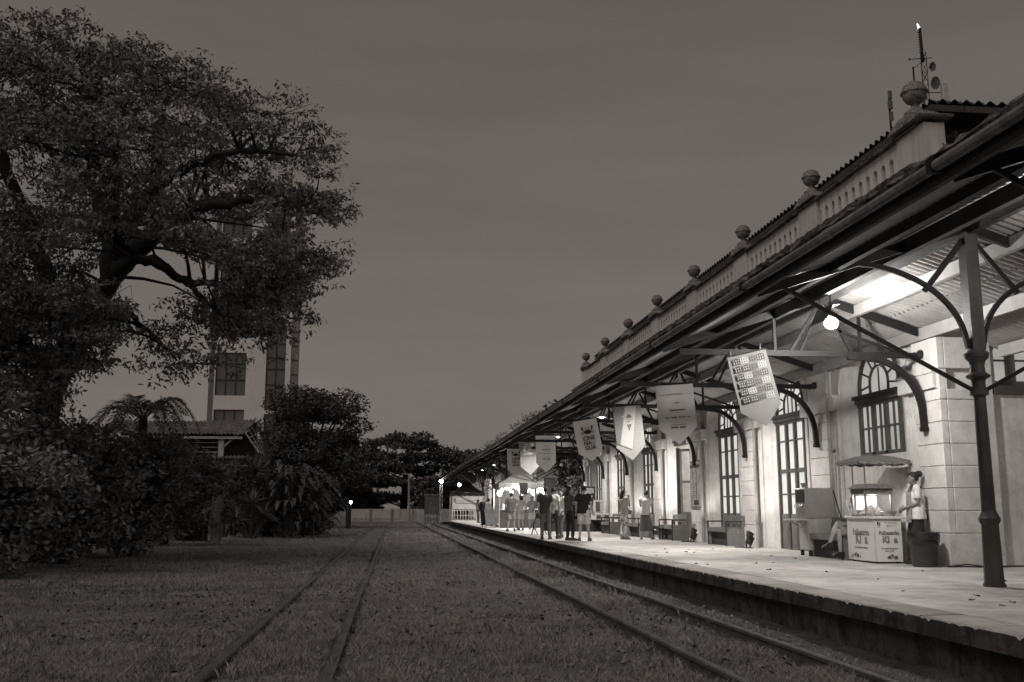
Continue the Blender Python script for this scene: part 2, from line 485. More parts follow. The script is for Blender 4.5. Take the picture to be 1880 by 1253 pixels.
# impost band and mouldings along the front
for k in range(NB):
    yc = Y0B + BAY * (k + 0.5)
    for (ya, yb) in ((Y0B + BAY * k - (0.35 if k == 0 else 0), yc - WO - .01), (yc + WO + .01, Y0B + BAY * (k + 1) + (0 if k < NB - 1 else 0.4))):
        b = MB(); b.box(XP - 0.03, XW + 0.02, ya, yb, 3.45, 3.72); b.box(XP - 0.06, XW + 0.02, ya, yb, 3.723, 3.78)
        b.build('impost_band', STONE, bld, smooth=0)
    # arch surround moulding
    b = MB(); b.sweep([(XW - 0.01, yc - WO - .1, 3.79)] + arc((XW - 0.01, yc, ZS + 0.012), WO + .1, HO + .1, 180, 0, 22)[1:-1] + [(XW - 0.01, yc + WO + .1, 3.79)], 0.05, 0.2, (1, 0, 0))
    b.build('arch_moulding', STONE, bld)
    # upright door surrounds and sunk panels between door and pilaster
    for sgn in (-1, 1):
        y1 = yc + sgn * (WO + .03); y2 = yc + sgn * (WO + .16)
        b = MB(); b.box(XW - 0.045, XW + 0.02, min(y1, y2), max(y1, y2), PZ, 3.448)
        b.build('door_surround', PLAST, bld, smooth=0)
        y3 = yc + sgn * (WO + .22); y4 = yc + sgn * (WO + .34)
        b = MB(); b.box(XW - 0.03, XW + 0.02, min(y3, y4), max(y3, y4), 1.0, 3.35)
        b.build('wall_panel', PLAST, bld, smooth=0)
# trim strip and end window on the near end face
b = MB(); b.box(10.32, 10.52, YN - 0.06, YN + 0.01, PZ, ZC); b.build('corner_trim', STONE, bld, smooth=0)
def glazed(parent, name, x0, x1, y, z0, z1, bars, rows, mt, pane):
    fr = MB()
    fr.box(x0, x0 + 0.07, y - 0.05, y + 0.05, z0, z1); fr.box(x1 - 0.07, x1, y - 0.05, y + 0.05, z0, z1)
    fr.box(x0 + .07, x1 - .07, y - 0.05, y + 0.05, z0, z0 + 0.1); fr.box(x0 + .07, x1 - .07, y - 0.05, y + 0.05, z1 - 0.08, z1)
    for b_, w in bars: fr.box(b_ - w / 2, b_ + w / 2, y - 0.06, y + 0.04, z0 + 0.1, z1 - 0.08)
    for r_ in rows: fr.box(x0 + .07, x1 - .07, y - 0.03, y + 0.03, r_ - 0.015, r_ + 0.015)
    f = fr.build(name, mt, parent, smooth=0)
    p = MB(); p.quad((x0, y + 0.03, z0), (x1, y + 0.03, z0), (x1, y + 0.03, z1), (x0, y + 0.03, z1)); p.build('pane', pane, f, smooth=0)
    return f
gw = glazed(bld, 'end_window', wx0, wx1, YN + 0.16, wz0, wz1, ((11.02, 0.15), (11.75, 0.15)), (3.98, 4.5), WOODD, PANE2)
b = MB(); b.box(wx0 - 0.06, wx1 + 0.06, YN - 0.07, YN + 0.1, wz0 - 0.16, wz0 - 0.002); b.build('sill', WOODD, gw, smooth=0)

# doors: a frame, three leaves with timber panels below, panes above, a fanlight over the transom
def make_door(yc, window=False):
    x = XD
    pane = PANE2 if window else PANE
    z0 = 2.42 if window else PZ
    fr = MB()
    for s_ in (-1, 1): fr.box(x - 0.05, x + 0.07, *sorted((yc + s_ * 0.79, yc + s_ * 0.875)), z0, 3.44)
    fr.box(x - 0.11, x + 0.07, yc - 0.9, yc + 0.9, 3.50, 3.60); fr.box(x - 0.15, x + 0.07, yc - 0.95, yc + 0.95, 3.603, 3.68)
    fr.box(x - 0.06, x + 0.07, yc - 0.9, yc + 0.9, 3.443, 3.497)
    fr.sweep([(x, yc - 0.84, 3.684)] + arc((x, yc, ZS), 0.84, 0.86, 180, 0, 16)[1:-1] + [(x, yc + 0.84, 3.684)], 0.08, 0.07, (1, 0, 0))
    fr.sweep([(x, yc - 0.38, 3.684), (x, yc - 0.385, 3.85)] + arc((x, yc, 3.9), 0.385, 0.34, 170, 10, 10) + [(x, yc + 0.385, 3.85), (x, yc + 0.38, 3.684)], 0.05, 0.035, (1, 0, 0))
    for a in (0, 26, 54, 76, 104, 126, 154, 180):
        c, s_ = math.cos(rad(a)), math.sin(rad(a))
        fr.bar((x, yc + c * 0.385, 3.86 + s_ * 0.36), (x, yc + c * 0.82, ZS + 0.02 + s_ * 0.82), 0.035, 0.024, (1, 0, 0))
    for t in (-0.13, 0.13) if not window else (0,):
        fr.bar((x, yc + t, 3.684), (x, yc + t, 4.2), 0.03, 0.022, (1, 0, 0))
    # stiles
    st = (-0.265, 0.265)
    for t in st: fr.box(x - 0.05, x + 0.05, yc + t - 0.052, yc + t + 0.052, z0, 3.44)
    rows = (3.02, 2.27, 1.7) if not window else (2.98,)
    for r_ in rows:
        h = 0.05 if r_ in (2.27,) else 0.02
        for a, b_ in ((-0.79, -0.32), (-0.21, 0.21), (0.32, 0.79)):
            fr.box(x - 0.03, x + 0.04, yc + a, yc + b_, r_ - h, r_ + h)
    if window:
        for t in (-0.55, 0.0, 0.55): fr.box(x - 0.025, x + 0.035, yc + t - 0.011, yc + t + 0.011, z0 + 0.08, 3.44)
        fr.box(x - 0.13, x + 0.07, yc - 0.98, yc + 0.98, z0 - 0.12, z0 - 0.004)
        fr.box(x - 0.05, x + 0.06, yc - 0.79, yc + 0.79, z0, z0 + 0.07)
    d = fr.build('arched_window' if window else 'arched_door', WOODD, bld, smooth=30)
    # fan panes
    for i, (a, b_) in enumerate(zip((0, 26, 54, 76, 104, 126, 154), (26, 54, 76, 104, 126, 154, 180))):
        P = MB(); pts = []
        for q in range(3): pts.append((a + (b_ - a) * q / 2))
        inner = [(x + 0.02, yc + math.cos(rad(t)) * 0.385, 3.86 + math.sin(rad(t)) * 0.36) for t in pts]
        outer = [(x + 0.02, yc + math.cos(rad(t)) * 0.83, ZS + 0.02 + math.sin(rad(t)) * 0.83) for t in pts]
        P.quad(*(inner + outer[::-1])); P.build('fan_pane', pane, d, smooth=0)
    P = MB(); P.quad(*([(x + 0.02, yc - 0.385, 3.684)] + arc((x + 0.02, yc, 3.88), 0.385, 0.36, 180, 0, 10) + [(x + 0.02, yc + 0.385, 3.684)])); P.build('fan_pane', pane, d, smooth=0)
    for s_ in (-1, 1):
        P = MB(); P.quad((x + 0.02, yc + s_ * 0.386, 3.684), (x + 0.02, yc + s_ * 0.83, 3.684), (x + 0.02, yc + s_ * 0.83, 3.80), (x + 0.02, yc + s_ * 0.386, 3.86)); P.build('fan_pane', pane, d, smooth=0)
    cols = ((-0.79, -0.32), (-0.21, 0.21), (0.32, 0.79))
    zz = [3.44, 3.02, 2.27, 1.7, 1.22] if not window else [3.44, 2.98, 2.42]
    for a, b_ in cols:
        for t, u in zip(zz[:-1], zz[1:]):
            P = MB(); P.quad((x + 0.02, yc + a, u), (x + 0.02, yc + b_, u), (x + 0.02, yc + b_, t), (x + 0.02, yc + a, t)); P.build('pane', pane, d, smooth=0)
        if not window:
            w0, w1 = yc + a, yc + b_
            P = MB(); P.box(x - 0.02, x + 0.05, w0, w1, PZ, 1.22)
            P.box(x - 0.035, x - 0.015, w0 + 0.05, w1 - 0.05, PZ + 0.12, 0.95); P.box(x - 0.04, x - 0.015, w0 + 0.09, w1 - 0.09, PZ + 0.18, 0.89)
            P.box(x - 0.035, x - 0.015, w0 + 0.05, w1 - 0.05, 1.0, 1.13)
            P.build('door_panel', WOODP, d, smooth=0)
    return d
d0 = make_door(Y0B + BAY * 0.5, True)
d1 = make_door(Y0B + BAY * 1.5)
for k in (2, 4, 5, 6):
    c = dup_tree(d1); c.location.y += BAY * (k - 1)
# the fourth bay stands open: two leaves folded back, a lit hall behind
yc = Y0B + BAY * 3.5
fr = MB()
for s_ in (-1, 1): fr.box(XD - 0.05, XD + 0.07, *sorted((yc + s_ * 0.79, yc + s_ * 0.875)), PZ, 3.44)
fr.box(XD - 0.11, XD + 0.07, yc - 0.9, yc + 0.9, 3.50, 3.60); fr.box(XD - 0.15, XD + 0.07, yc - 0.95, yc + 0.95, 3.603, 3.68)
for a in range(10, 180, 32):
    fr.bar((XD, yc + math.cos(rad(a)) * 0.1, 3.7), (XD, yc + math.cos(rad(a)) * 0.8, ZS + math.sin(rad(a)) * 0.8), 0.035, 0.024, (1, 0, 0))
od = fr.build('open_doorway', WOODD, bld, smooth=0)
P = MB(); P.quad(*([(XD + 0.03, yc - 0.85, 3.69)] + arc((XD + 0.03, yc, ZS), 0.85, 0.85, 180, 0, 14) + [(XD + 0.03, yc + 0.85, 3.69)])); P.build('fan_pane', PANE, od, smooth=0)
for (hy, s_) in ((yc + 0.78, -1), (yc - 0.78, 1)):
    M_ = MB(); ang = rad(62 if s_ < 0 else 80)
    d_ = Vector((math.sin(ang), s_ * math.cos(ang), 0))
    def lf(t, z): return (XD + 0.06 + d_.x * t, hy + d_.y * t, z)
    for t in (0.03, 0.38, 0.74): M_.bar(lf(t, PZ + 0.01), lf(t, 3.4), 0.05, 0.07, d_)
    for z in (0.4, 1.2, 2.27, 3.36): M_.bar(lf(0.03, z), lf(0.74, z), 0.045, 0.09)
    M_.bar(lf(0.03, 0.8), lf(0.74, 0.8), 0.03, 0.75)
    lfo = M_.build('door_leaf', WOODP, od, smooth=0)
    P = MB(); P.quad(lf(0.05, 1.24), lf(0.72, 1.24), lf(0.72, 3.32), lf(0.05, 3.32))
hall = MB()
hx0, hx1, hy0, hy1 = XD + 0.08, 15.5, yc - 2.2, yc + 2.2
hall.quad((hx0, hy0, PZ + .01), (hx1, hy0, PZ + .01), (hx1, hy1, PZ + .01), (hx0, hy1, PZ + .01)); hall.quad((hx0, hy0, 4.9), (hx1, hy0, 4.9), (hx1, hy1, 4.9), (hx0, hy1, 4.9))
hall.quad((hx1, hy0, PZ), (hx1, hy1, PZ), (hx1, hy1, 4.9), (hx1, hy0, 4.9)); hall.quad((hx0, hy0, PZ), (hx1, hy0, PZ), (hx1, hy0, 4.9), (hx0, hy0, 4.9)); hall.quad((hx0, hy1, PZ), (hx1, hy1, PZ), (hx1, hy1, 4.9), (hx0, hy1, 4.9))
hall.build('hall_interior', PLAST, bld, smooth=0)
lamp_light(bld, Vector((12.4, yc, 4.4)) - bld.location, 260, 0.2, name='hall_glow')

# cornice, parapet, balusters, pedestals, globes
cor = MB()
prof = [(XW + 0.1, ZC), (9.4, ZC), (9.36, ZC + 0.12), (9.2, ZC + 0.2), (9.16, ZC + 0.3), (9.04, ZC + 0.36), (9.02, ZC + 0.45), (9.3, ZC + 0.52), (XW + 0.1, ZC + 0.53)]
cy0, cy1 = YN - 0.55, YE + 0.5
n = 260
cor.loft([[(px + R.uniform(-0.022, 0.022), cy0 + (cy1 - cy0) * i / n, pz + R.uniform(-0.02, 0.02)) for px, pz in prof] for i in range(n + 1)])
cor.build('cornice', MOSS, bld, smooth=20)
cor2 = MB(); cor2.box(9.3, 18.3, YN - 0.5, YN - 0.02, ZC + 0.1, ZC + 0.42); cor2.build('end_cornice', MOSS, bld, smooth=0)
z0, z1 = ZC + 0.53, 8.29
b = MB(); b.box(XP + 0.02, XP + 0.32, YN - 0.05, YE + 0.05, z0, z0 + 0.14); b.build('parapet_rail', PLASTG, bld, smooth=0)
b = MB()
pr = [(XP - 0.06, z1 + .02), (XP - 0.06, z1 + 0.06), (XP + 0.02, z1 + 0.10), (XP + 0.34, z1 + 0.10), (XP + 0.4, z1 + 0.06), (XP + 0.4, z1 + .02)]
b.loft([[(px + R.uniform(-.01, .01), YN + (YE - YN) * i / 50, pz + R.uniform(-.012, .012)) for px, pz in pr] for i in range(51)]); b.build('parapet_coping', MOSS, bld, smooth=0)
bal = MB()      # one baluster pier with half-arches springing to either side
pitch = 0.31; pw = 0.082; zt = 8.07
prof_b = [(-pw, z0 + .14), (-pw, zt - 0.075), (-pw - 0.016, zt - 0.035), (-pw - .035, zt - 0.01), (-pitch / 2, zt), (-pitch / 2, z1 + .018), (pitch / 2, z1 + .018), (pitch / 2, zt), (pw + .035, zt - 0.01), (pw + 0.016, zt - 0.035), (pw, zt - 0.075), (pw, z0 + .14)]
bal.prism([(XP + 0.06, py, pz) for py, pz in prof_b], (0.20, 0, 0))
bal_me = bal.mesh('baluster', PLASTG, 0)
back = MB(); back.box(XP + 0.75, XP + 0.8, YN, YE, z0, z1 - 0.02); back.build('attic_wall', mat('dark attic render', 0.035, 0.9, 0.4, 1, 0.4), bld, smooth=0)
urn_prof = [(0.20, 0), (0.20, 0.05), (0.14, 0.09), (0.075, 0.16), (0.065, 0.2), (0.085, 0.24), (0.15, 0.28), (0.195, 0.36), (0.214, 0.44), (0.214, 0.455), (0.236, 0.462), (0.236, 0.495), (0.212, 0.50), (0.20, 0.57), (0.165, 0.64), (0.1, 0.69), (0.03, 0.71)]
um = MB(); um.lathe(urn_prof, 22)
um.v = [(x * (1 + 0.02 * math.sin(9 * z + 5 * x)), y * (1 + 0.02 * math.cos(8 * z + 4 * y)), z) for x, y, z in um.v]
urn_me = um.mesh('stone_globe', URN, 40)
for k in range(NB + 1):
    yc = Y0B + BAY * k - (0.1 if k == 0 else 0); hw = 0.5
    b = MB(); b.box(XP, XP + 0.4, yc - hw, yc + hw, z0, z1 + .015)
    pd = b.build('pedestal', mat('cream pedestal plaster', 0.5, 0.85, 0.12, 1, 0.3, streak=0.15), bld, smooth=0)
    sc = 1.14 if k == 0 else 1.0
    b = MB(); w = 0.42 * sc
    ym = yc - 0.05
    rr = [(w + .08, z1 + 0.10), (w + .1, z1 + 0.13), (w - 0.04, z1 + 0.20), (w - 0.2, z1 + 0.27), (0.2 * sc, z1 + 0.33)]
    b.loft([[(XP + 0.14 - min(a, 0.26 * sc), ym - a, z), (XP + 0.14 + min(a, 0.34 * sc), ym - a, z), (XP + 0.14 + min(a, 0.34 * sc), ym + a, z), (XP + 0.14 - min(a, 0.26 * sc), ym + a, z)] for a, z in rr])
    b.build('pedestal_cap', URN, pd, smooth=0)
    u = link('stone_globe', urn_me, bld); u.location = Vector((XP + 0.12, ym, z1 + 0.33)) - bld.location; u.scale = (sc * .93, sc * .93, sc * 0.82)
    if k < NB:
        nbal = 11; span = BAY - 2 * hw; st = span / nbal
        for j in range(nbal):
            o = link('baluster', bal_me, bld); o.location = Vector((0, yc + hw + (0.1 if k == 0 else 0) * 0 + st * (j + 0.5) + 0.02, 0)) - bld.location
            o.scale = (1, st / pitch, 1)
# tiled upper roof with overhanging eave
ex, ey, ez = 10.15, 17.0, 9.08
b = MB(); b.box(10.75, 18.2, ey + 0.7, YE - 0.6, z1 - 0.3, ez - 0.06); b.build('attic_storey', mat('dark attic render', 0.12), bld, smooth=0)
b = MB(); b.box(ex + 0.02, ex + 0.7, ey + 0.02, YE, ez - 0.16, ez - 0.03); b.box(ex + 0.72, 18.5, ey + 0.02, ey + 0.72, ez - 0.16, ez - 0.03)
b.build('eave_soffit', WOODB, bld, smooth=0)
def tiled(p, q, up, n_, courses_=1, per=0.24, amp=0.045, s0=0.0, s1=0.0):
    """a slope of pan and cover tiles between eave points p-q rising along up"""
    p, q, up = Vector(p), Vector(q), Vector(up); d = q - p; Ln = d.length; d.normalize(); nn = d.cross(up).normalized()
    if nn.z < 0: nn = -nn
    k = int(Ln / per) * 6; b = MB(); rows = []
    for c in range(courses_):
        for e in (0, 1):
            t = (c + e) / courses_
            rows.append([p + d * (s0 * t + (Ln - (s0 + s1) * t) * i / k) + up * t + nn * (amp * math.cos(2 * math.pi * i / 6) + (0.035 if e == 0 else 0)) for i in range(k + 1)])
    b.loft(rows, cap=False, closed=False)
    return b
t = tiled((ex, YE, ez), (ex, ey, ez), (4.2, 0, 1.5), 0, 12, s1=4.2); o = t.build('roof_tiles', TILE, bld, smooth=50); o['kind'] = 'stuff'
t = tiled((ex, ey, ez), (18.5, ey, ez), (0, 4.2, 1.5), 0, 12, s0=4.2, s1=0); o = t.build('roof_tiles', TILE, bld, smooth=50); o['kind'] = 'stuff'
t = tiled((9.8, YN - 0.25, z0 + 0.35), (18.4, YN - 0.25, z0 + 0.35), (0, 1.3, 0.62), 0, 5); o = t.build('roof_tiles', TILE, bld, smooth=50); o['kind'] = 'stuff'
# downpipes
for k in range(1, NB):
    yc = Y0B + BAY * k - 0.62
    b = MB(); b.tube([(XP - 0.02, yc, PZ), (XP - 0.02, yc, ZC)], 0.05, 8)
    for z in (1.0, 2.6, 4.4): b.box(XP - 0.075, XP + 0.05, yc - 0.065, yc + 0.065, z, z + 0.05)
    b.build('downpipe', mat('painted downpipe', 0.32, 0.6, 0.2), bld)
# ------------------------------------------------------------------ platform canopy
RX, RZ, SL = 7.62, 5.20, 0.33
XE0, XE1 = 4.6, 10.64
def roof_z(x): return RZ - SL * abs(x - RX)
cano = thing('platform_canopy', 'long dark iron platform canopy with corrugated roof, arched columns and wall brackets', 'canopy', (RX, 30, PZ), static=True)
FR = [16.75 + BAY * i for i in range(-4, 17)]
# corrugated sheets, two overlapping courses on each slope
def corr(x0, x1, y0, y1, lift):
    per = 0.155; k = int(round((y1 - y0) / per)) * 6; b = MB()
    a, c = [], []
    for i in range(k + 1):
        yy = y0 + (y1 - y0) * i / k; h = 0.026 * (1 if i % 6 in (0, 1) else -1 if i % 6 in (3, 4) else 0)
        a.append((x0, yy, roof_z(x0) + h + lift)); c.append((x1, yy, roof_z(x1) + h + lift))
    return b.loft([a, c], cap=False, closed=False)
ms = {}
for key, (xa, xb, lf) in dict(le=(XE0 - .08, 6.3, 0.0), lu=(6.1, RX + 0.05, 0.035), ru=(RX - 0.05, 9.1, 0.03), re=(8.9, XE1 + .06, 0.0)).items():
    ms[key] = corr(xa, xb, 0, BAY, lf).mesh('roof_sheet', SHEET, 70)
for y in FR[:-1]:
    for key in ms:
        if key == 're' and 14 < y < 47: continue      # the station wall stands there
        if key == 'ru' and False: continue
        o = link('roof_sheet', ms[key], cano); o.location = Vector((0, y, 0)) - cano.location
ms2 = corr(8.9, 9.6, 0, BAY, 0.0).mesh('roof_sheet', SHEET, 70)
for y in FR[:-1]:
    if 14 < y < 47:
        o = link('roof_sheet', ms2, cano); o.location = Vector((0, y, 0)) - cano.location
Y0, Y1 = FR[0], FR[-1] + 0.25
capb = MB()
capb.loft([[(RX - 0.22, y, RZ + 0.03), (RX, y, RZ + 0.12), (RX + 0.22, y, RZ + 0.03), (RX, y, RZ + 0.06)] for y in (Y0, Y1)])
capb.build('ridge_cap', SHEET, cano, smooth=0)
# mossy upper edge above the gutter
b = MB(); n = 700
pr = [(XE0 + 0.02, 0.03), (XE0 - 0.11, 0.035), (XE0 - 0.13, 0.06), (XE0 - 0.1, 0.095), (XE0 + 0.12, 0.12)]
b.loft([[(x + R.uniform(-.012, .012), Y0 + (Y1 - Y0) * i / n, roof_z(XE0) + z + R.uniform(-.018, .022)) for x, z in pr] for i in range(n + 1)])
b.build('mossy_roof_edge', MOSS, cano, smooth=20)
b = MB(); b.tube([(XE0 - 0.12, Y0, roof_z(XE0) - 0.03), (XE0 - 0.12, Y1, roof_z(XE0) - 0.03)], 0.052, 10)
gt = b.build('gutter', GUT, cano)
for i, y in enumerate(FR):
    b = MB(); b.box(XE0 - 0.185, XE0 + 0.0, y - 0.03, y + 0.03, roof_z(XE0) - 0.09, roof_z(XE0) + 0.03); b.build('gutter_clip', IRON, gt, smooth=0)
    b = MB(); b.tube([(XE0 - 0.12, y + 2.0, roof_z(XE0) - 0.03), (XE0 - 0.12, y + 2.12, roof_z(XE0) - 0.03)], 0.06, 10); b.build('gutter_joint', GUT, gt)
b = MB(); b.box(XE0 - 0.035, XE0 + 0.02, Y0, Y1, roof_z(XE0) - 0.15, roof_z(XE0) - 0.03); b.build('fascia', WOODB, cano, smooth=0)
# purlins
for x, dpt, mt in ((5.7, 0.13, WOODB), (6.75, 0.2, WOODB), (RX, 0.2, WOODB), (8.25, 0.20, PALEB), (9.46, 0.22, PALEB)):
    zt = roof_z(x) - 0.03
    for i in range(len(FR) - 1):
        b = MB(); b.box(x - 0.045, x + 0.045, FR[i] + 0.004, FR[i + 1] - 0.004, zt - dpt, zt)
        b.build('purlin', mt, cano, smooth=0)
for (ya, yb) in ((FR[0], 16.1), (49.9, FR[-1])):
    b = MB(); b.box(XE1 - 0.1, XE1, ya, yb, roof_z(XE1) - 0.23, roof_z(XE1) - 0.03); b.build('eave_beam', PALEB, cano, smooth=0)
# corner flashing box at building start
WALLBAYS = [y for y in FR if 16 < y < 49.5]
def rafters(y, xr, parent):
    b = MB()
    b.bar((XE0 + 0.05, y, roof_z(XE0 + .05) - 0.11), (RX - 0.03, y, RZ - 0.13), 0.07, 0.13)
    b.build('rafter', IRON, parent, smooth=0)
    b = MB(); b.bar((RX + 0.03, y, RZ - 0.13), (xr, y, roof_z(xr) - 0.11), 0.07, 0.13)
    b.build('rafter', IRON, parent, smooth=0)
# wall trusses
for y in WALLBAYS:
    rafters(y, 9.45, cano)
    b = MB(); b.bar((4.95, y, 4.07), (9.46, y, 4.07), 0.06, 0.10); b.build('tie_beam', IRON, cano, smooth=0)
    b = MB(); b.ball((9.44, y, 4.1), 0.075, 0.06, 0.085, 10, 6); b.tube([(9.30, y, 4.10), (9.475, y, 4.10)], 0.035, 8); b.build('tie_knob', IRON, cano)
    b = MB()
    b.bar((6.7, y, 4.12), (6.7, y, roof_z(6.7) - 0.17), 0.05, 0.05, (1, 0, 0)); b.bar((8.3, y, 4.12), (8.3, y, roof_z(8.3) - 0.17), 0.05, 0.05, (1, 0, 0))
    b.bar((7.0, y, 4.12), (7.56, y, RZ - 0.2), 0.045, 0.05); b.bar((7.2, y + 0.06, 4.12), (7.62, y + 0.06, RZ - 0.24), 0.04, 0.045)
    b.bar((8.12, y, 4.12), (7.68, y, RZ - 0.2), 0.045, 0.05)
    b.bar((7.9, y, 4.5), (9.35, y, 4.0 + 0.02), 0.045, 0.045)
    b.build('truss_strut', IRON, cano, smooth=0)
    b = MB()
    pts = [(8.05, y, 4.03)] + [(8.45 + 0.96 * math.sin(rad(a)), y, 2.98 + 1.02 * math.cos(rad(a))) for a in range(6, 91, 7)] + [(9.42, y, 2.76)]
    b.sweep(pts, 0.085, 0.10, (0, 1, 0)); b.box(9.36, 9.475, y - 0.06, y + 0.06, 2.70, 2.78)
    b.build('wall_bracket', IRON, cano)
# free-standing columns with arched braces
def column(y):
    c = MB()
    c.lathe([(0.14, 0), (0.14, 0.03), (0.122, 0.06), (0.108, 0.78), (0.132, 0.82), (0.138, 0.86), (0.115, 0.9), (0.09, 0.96)], 8, (RX, y, PZ))
    c.lathe([(0.088, 0.96), (0.076, 2.44), (0.12, 2.46), (0.12, 2.5), (0.09, 2.53), (0.085, 2.62), (0.095, 2.66), (0.15, 2.69), (0.155, 2.71), (0.1, 2.75), (0.09, 2.84), (0.105, 2.9), (0.15, 2.95), (0.16, 3.0), (0.13, 3.03), (0.12, 3.05)], 16, (RX, y, PZ))
    c.box(RX - 0.09, RX + 0.09, y - 0.09, y + 0.09, PZ + 3.05, RZ - 0.2)
    col = c.build('column', mat('column iron paint', 0.06, 0.5, 0.3, 3, 0.25, 50, streak=0.25), cano, smooth=30)
    for s_ in (-1, 1):
        b = MB()
        pts = [(RX + s_ * 0.10, y, 3.42)] + [(RX + s_ * (0.12 + 1.52 * (1 - math.cos(rad(a)))), y, 3.45 + 1.08 * math.sin(rad(a))) for a in range(8, 83, 6)] + [(RX + s_ * 1.66, y, roof_z(RX + 1.66) - 0.12)]
        b.sweep(pts, 0.055, 0.06, (0, 1, 0)); b.build('arched_brace', IRON, col)
        b = MB(); b.bar((RX + s_ * 0.07, y, RZ - 0.3), (RX + s_ * 0.66, y, 4.19), 0.05, 0.065); b.build('strut', IRON, col, smooth=0)
        b = MB(); b.bar((RX + s_ * 0.09, y, PZ + 2.52), (RX + s_ * 2.62, y, roof_z(RX + 2.62) - 0.15), 0.035, 0.05); b.build('tie_rod', IRON, col, smooth=0)
    return col
c0 = None
for y in FR:
    if 16 < y < 49.5: continue
    rafters(y, XE1 - 0.05, cano)
    if c0 is None: c0 = column(y); yc0 = y
    else:
        c = dup_tree(c0); c.location.y += y - yc0

# ------------------------------------------------------------------ lamps under the canopy
def pendant(x, y, z, watts, label, up=True, ball=0.085, plate=False):
    t = thing('pendant_lamp', label, 'lamp', (x, y, z), group='lamps under the canopy')
    b = MB(); b.tube([(0, 0, 0.16), (0, 0, roof_z(x) - z - 0.04)], 0.012, 6); b.build('rod', IRON, t, local=True)
    if not up:
        b = MB(); b.lathe([(0.03, 0.17), (0.05, 0.14), (0.17, 0.03), (0.172, 0.02), (0.16, 0.025), (0.05, 0.12), (0.028, 0.15)], 18); b.build('lamp_shade', mat('enamelled lamp shade', 0.5, 0.3, 0.1), t, local=True)
    else:
        b = MB(); b.lathe([(0.035, 0.2), (0.05, 0.17), (0.05, 0.10), (0.03, 0.09)], 12); b.build('lamp_holder', IRON, t, local=True)
    if plate:
        b = MB(); b.prism([(-.24, -.3, .0), (-.10, -.3, .26), (.02, -.3, .27), (.02, -.3, .255), (-.09, -.3, .245), (-.225, -.3, -.01)], (0, .6, 0)); b.build('added_light_baffle', BLACK, t, local=True, smooth=0)  # black plate added to block the globe's light from the left slope
    b = MB(); b.ball((0, 0, 0.0 if up else 0.06), ball, ball, ball * (0.85 if up else 0.9), 28, 18); o = b.build('bulb', emitter('near lamp globe', 1300) if plate else GLOBE if up else BULB, t, local=True)
    if not plate: lamp_light(t, (0, 0, -ball - 0.06 if up else -0.03), watts, 0.07, spot=None if up else 165, name='lamp_glow')
    return t
pendant(7.06, 15.2, 4.33, 480, 'largest and brightest bare globe lamp under the near end of the canopy', True, 0.11, True)
names_ = ['small shaded lamp behind the top of the plain sponsor banner', 'small shaded lamp beside the black crab banner', 'shaded lamp above the far sponsor banner',
          'shaded lamp above the first free columns beyond the building', 'shaded lamp over the lit market stall', 'shaded lamp over the far folding sign', 'shaded lamp near the far black tent', 'last shaded lamp at the far end of the canopy']
for i, nm in enumerate(names_):
    pendant(7.05, 24.1 + 9.24 * i, 4.42, 1150 if i < 4 else 950, nm, False)
t = pendant(7.75, 10.1, 4.62, 70, 'short white lamp close to the right edge, under the nearest roof bay', True, 0.07)

# ------------------------------------------------------------------ banners
def banner(name, label, x, y, ztop, w, h, point, rz, tilt, draw, matb=None, lean=0.0):
    """hanging pointed cloth; local x across, z down from the top rail"""
    t = thing('banner', label, 'banner', (x, y, ztop), rad(rz), 'pointed banners hung from the canopy')
    t.rotation_euler = (rad(lean), rad(tilt), rad(rz))
    nx_, nz_ = 10, 16
    b = MB(); rows = []
    for sgn in (-0.004, 0.004):
        g = []
        for j in range(nz_ + 1):
            for i in range(nx_ + 1):
                u = i / nx_; px = (u - 0.5) * w
                zb = -(h - point * abs(2 * u - 1))
                pz = zb * j / nz_
                g.append((px, sgn + 0.014 * math.sin(3.2 * u + 2.5 * j / nz_ + x) + 0.006 * math.sin(9 * u + 3 * j / nz_ + y), pz))
        rows.append(g)
    k = nx_ + 1
    for s_, g in enumerate(rows):
        b.add(g, [(j * k + i, j * k + i + 1, (j + 1) * k + i + 1, (j + 1) * k + i) for j in range(nz_) for i in range(nx_)])
    b.build('cloth', matb or mat('white banner cloth', 0.74, 0.9, 0.06, 2, 0.15, 60), t, local=True, smooth=60)
    b = MB(); b.tube([(-w / 2 - 0.02, 0, 0.0), (w / 2 + 0.02, 0, 0.0)], 0.014, 8); b.build('top_rod', IRON, t, local=True)
    for q in (-1, 1):
        b = MB(); b.sweep([(q * w * .38 - .02, 0, -.02), (q * w * .38 - .03, -.045, .03), (q * w * .38, -.04, .10), (q * w * .38 + .03, .045, .10), (q * w * .38 + .02, .03, .0)], .012, .012, (1, 0, 0)); b.build('tie_cord', mat('dull cord', .12), t, local=True, smooth=0)
    draw(t, w, h)
    return t
def flat(t, name, m, polys, y=-0.022):
    b = MB()
    for p in polys: b.quad(*[(q[0], y, q[1]) for q in p])
    return b.build(name, m, t, local=True, smooth=0)
def rect(x0, x1, z0, z1): return [(x0, z0), (x1, z0), (x1, z1), (x0, z1)]
def TM(x, z, y=-0.023): return Matrix.Translation((x, y, z)) @ Matrix.Rotation(rad(90), 4, 'X')
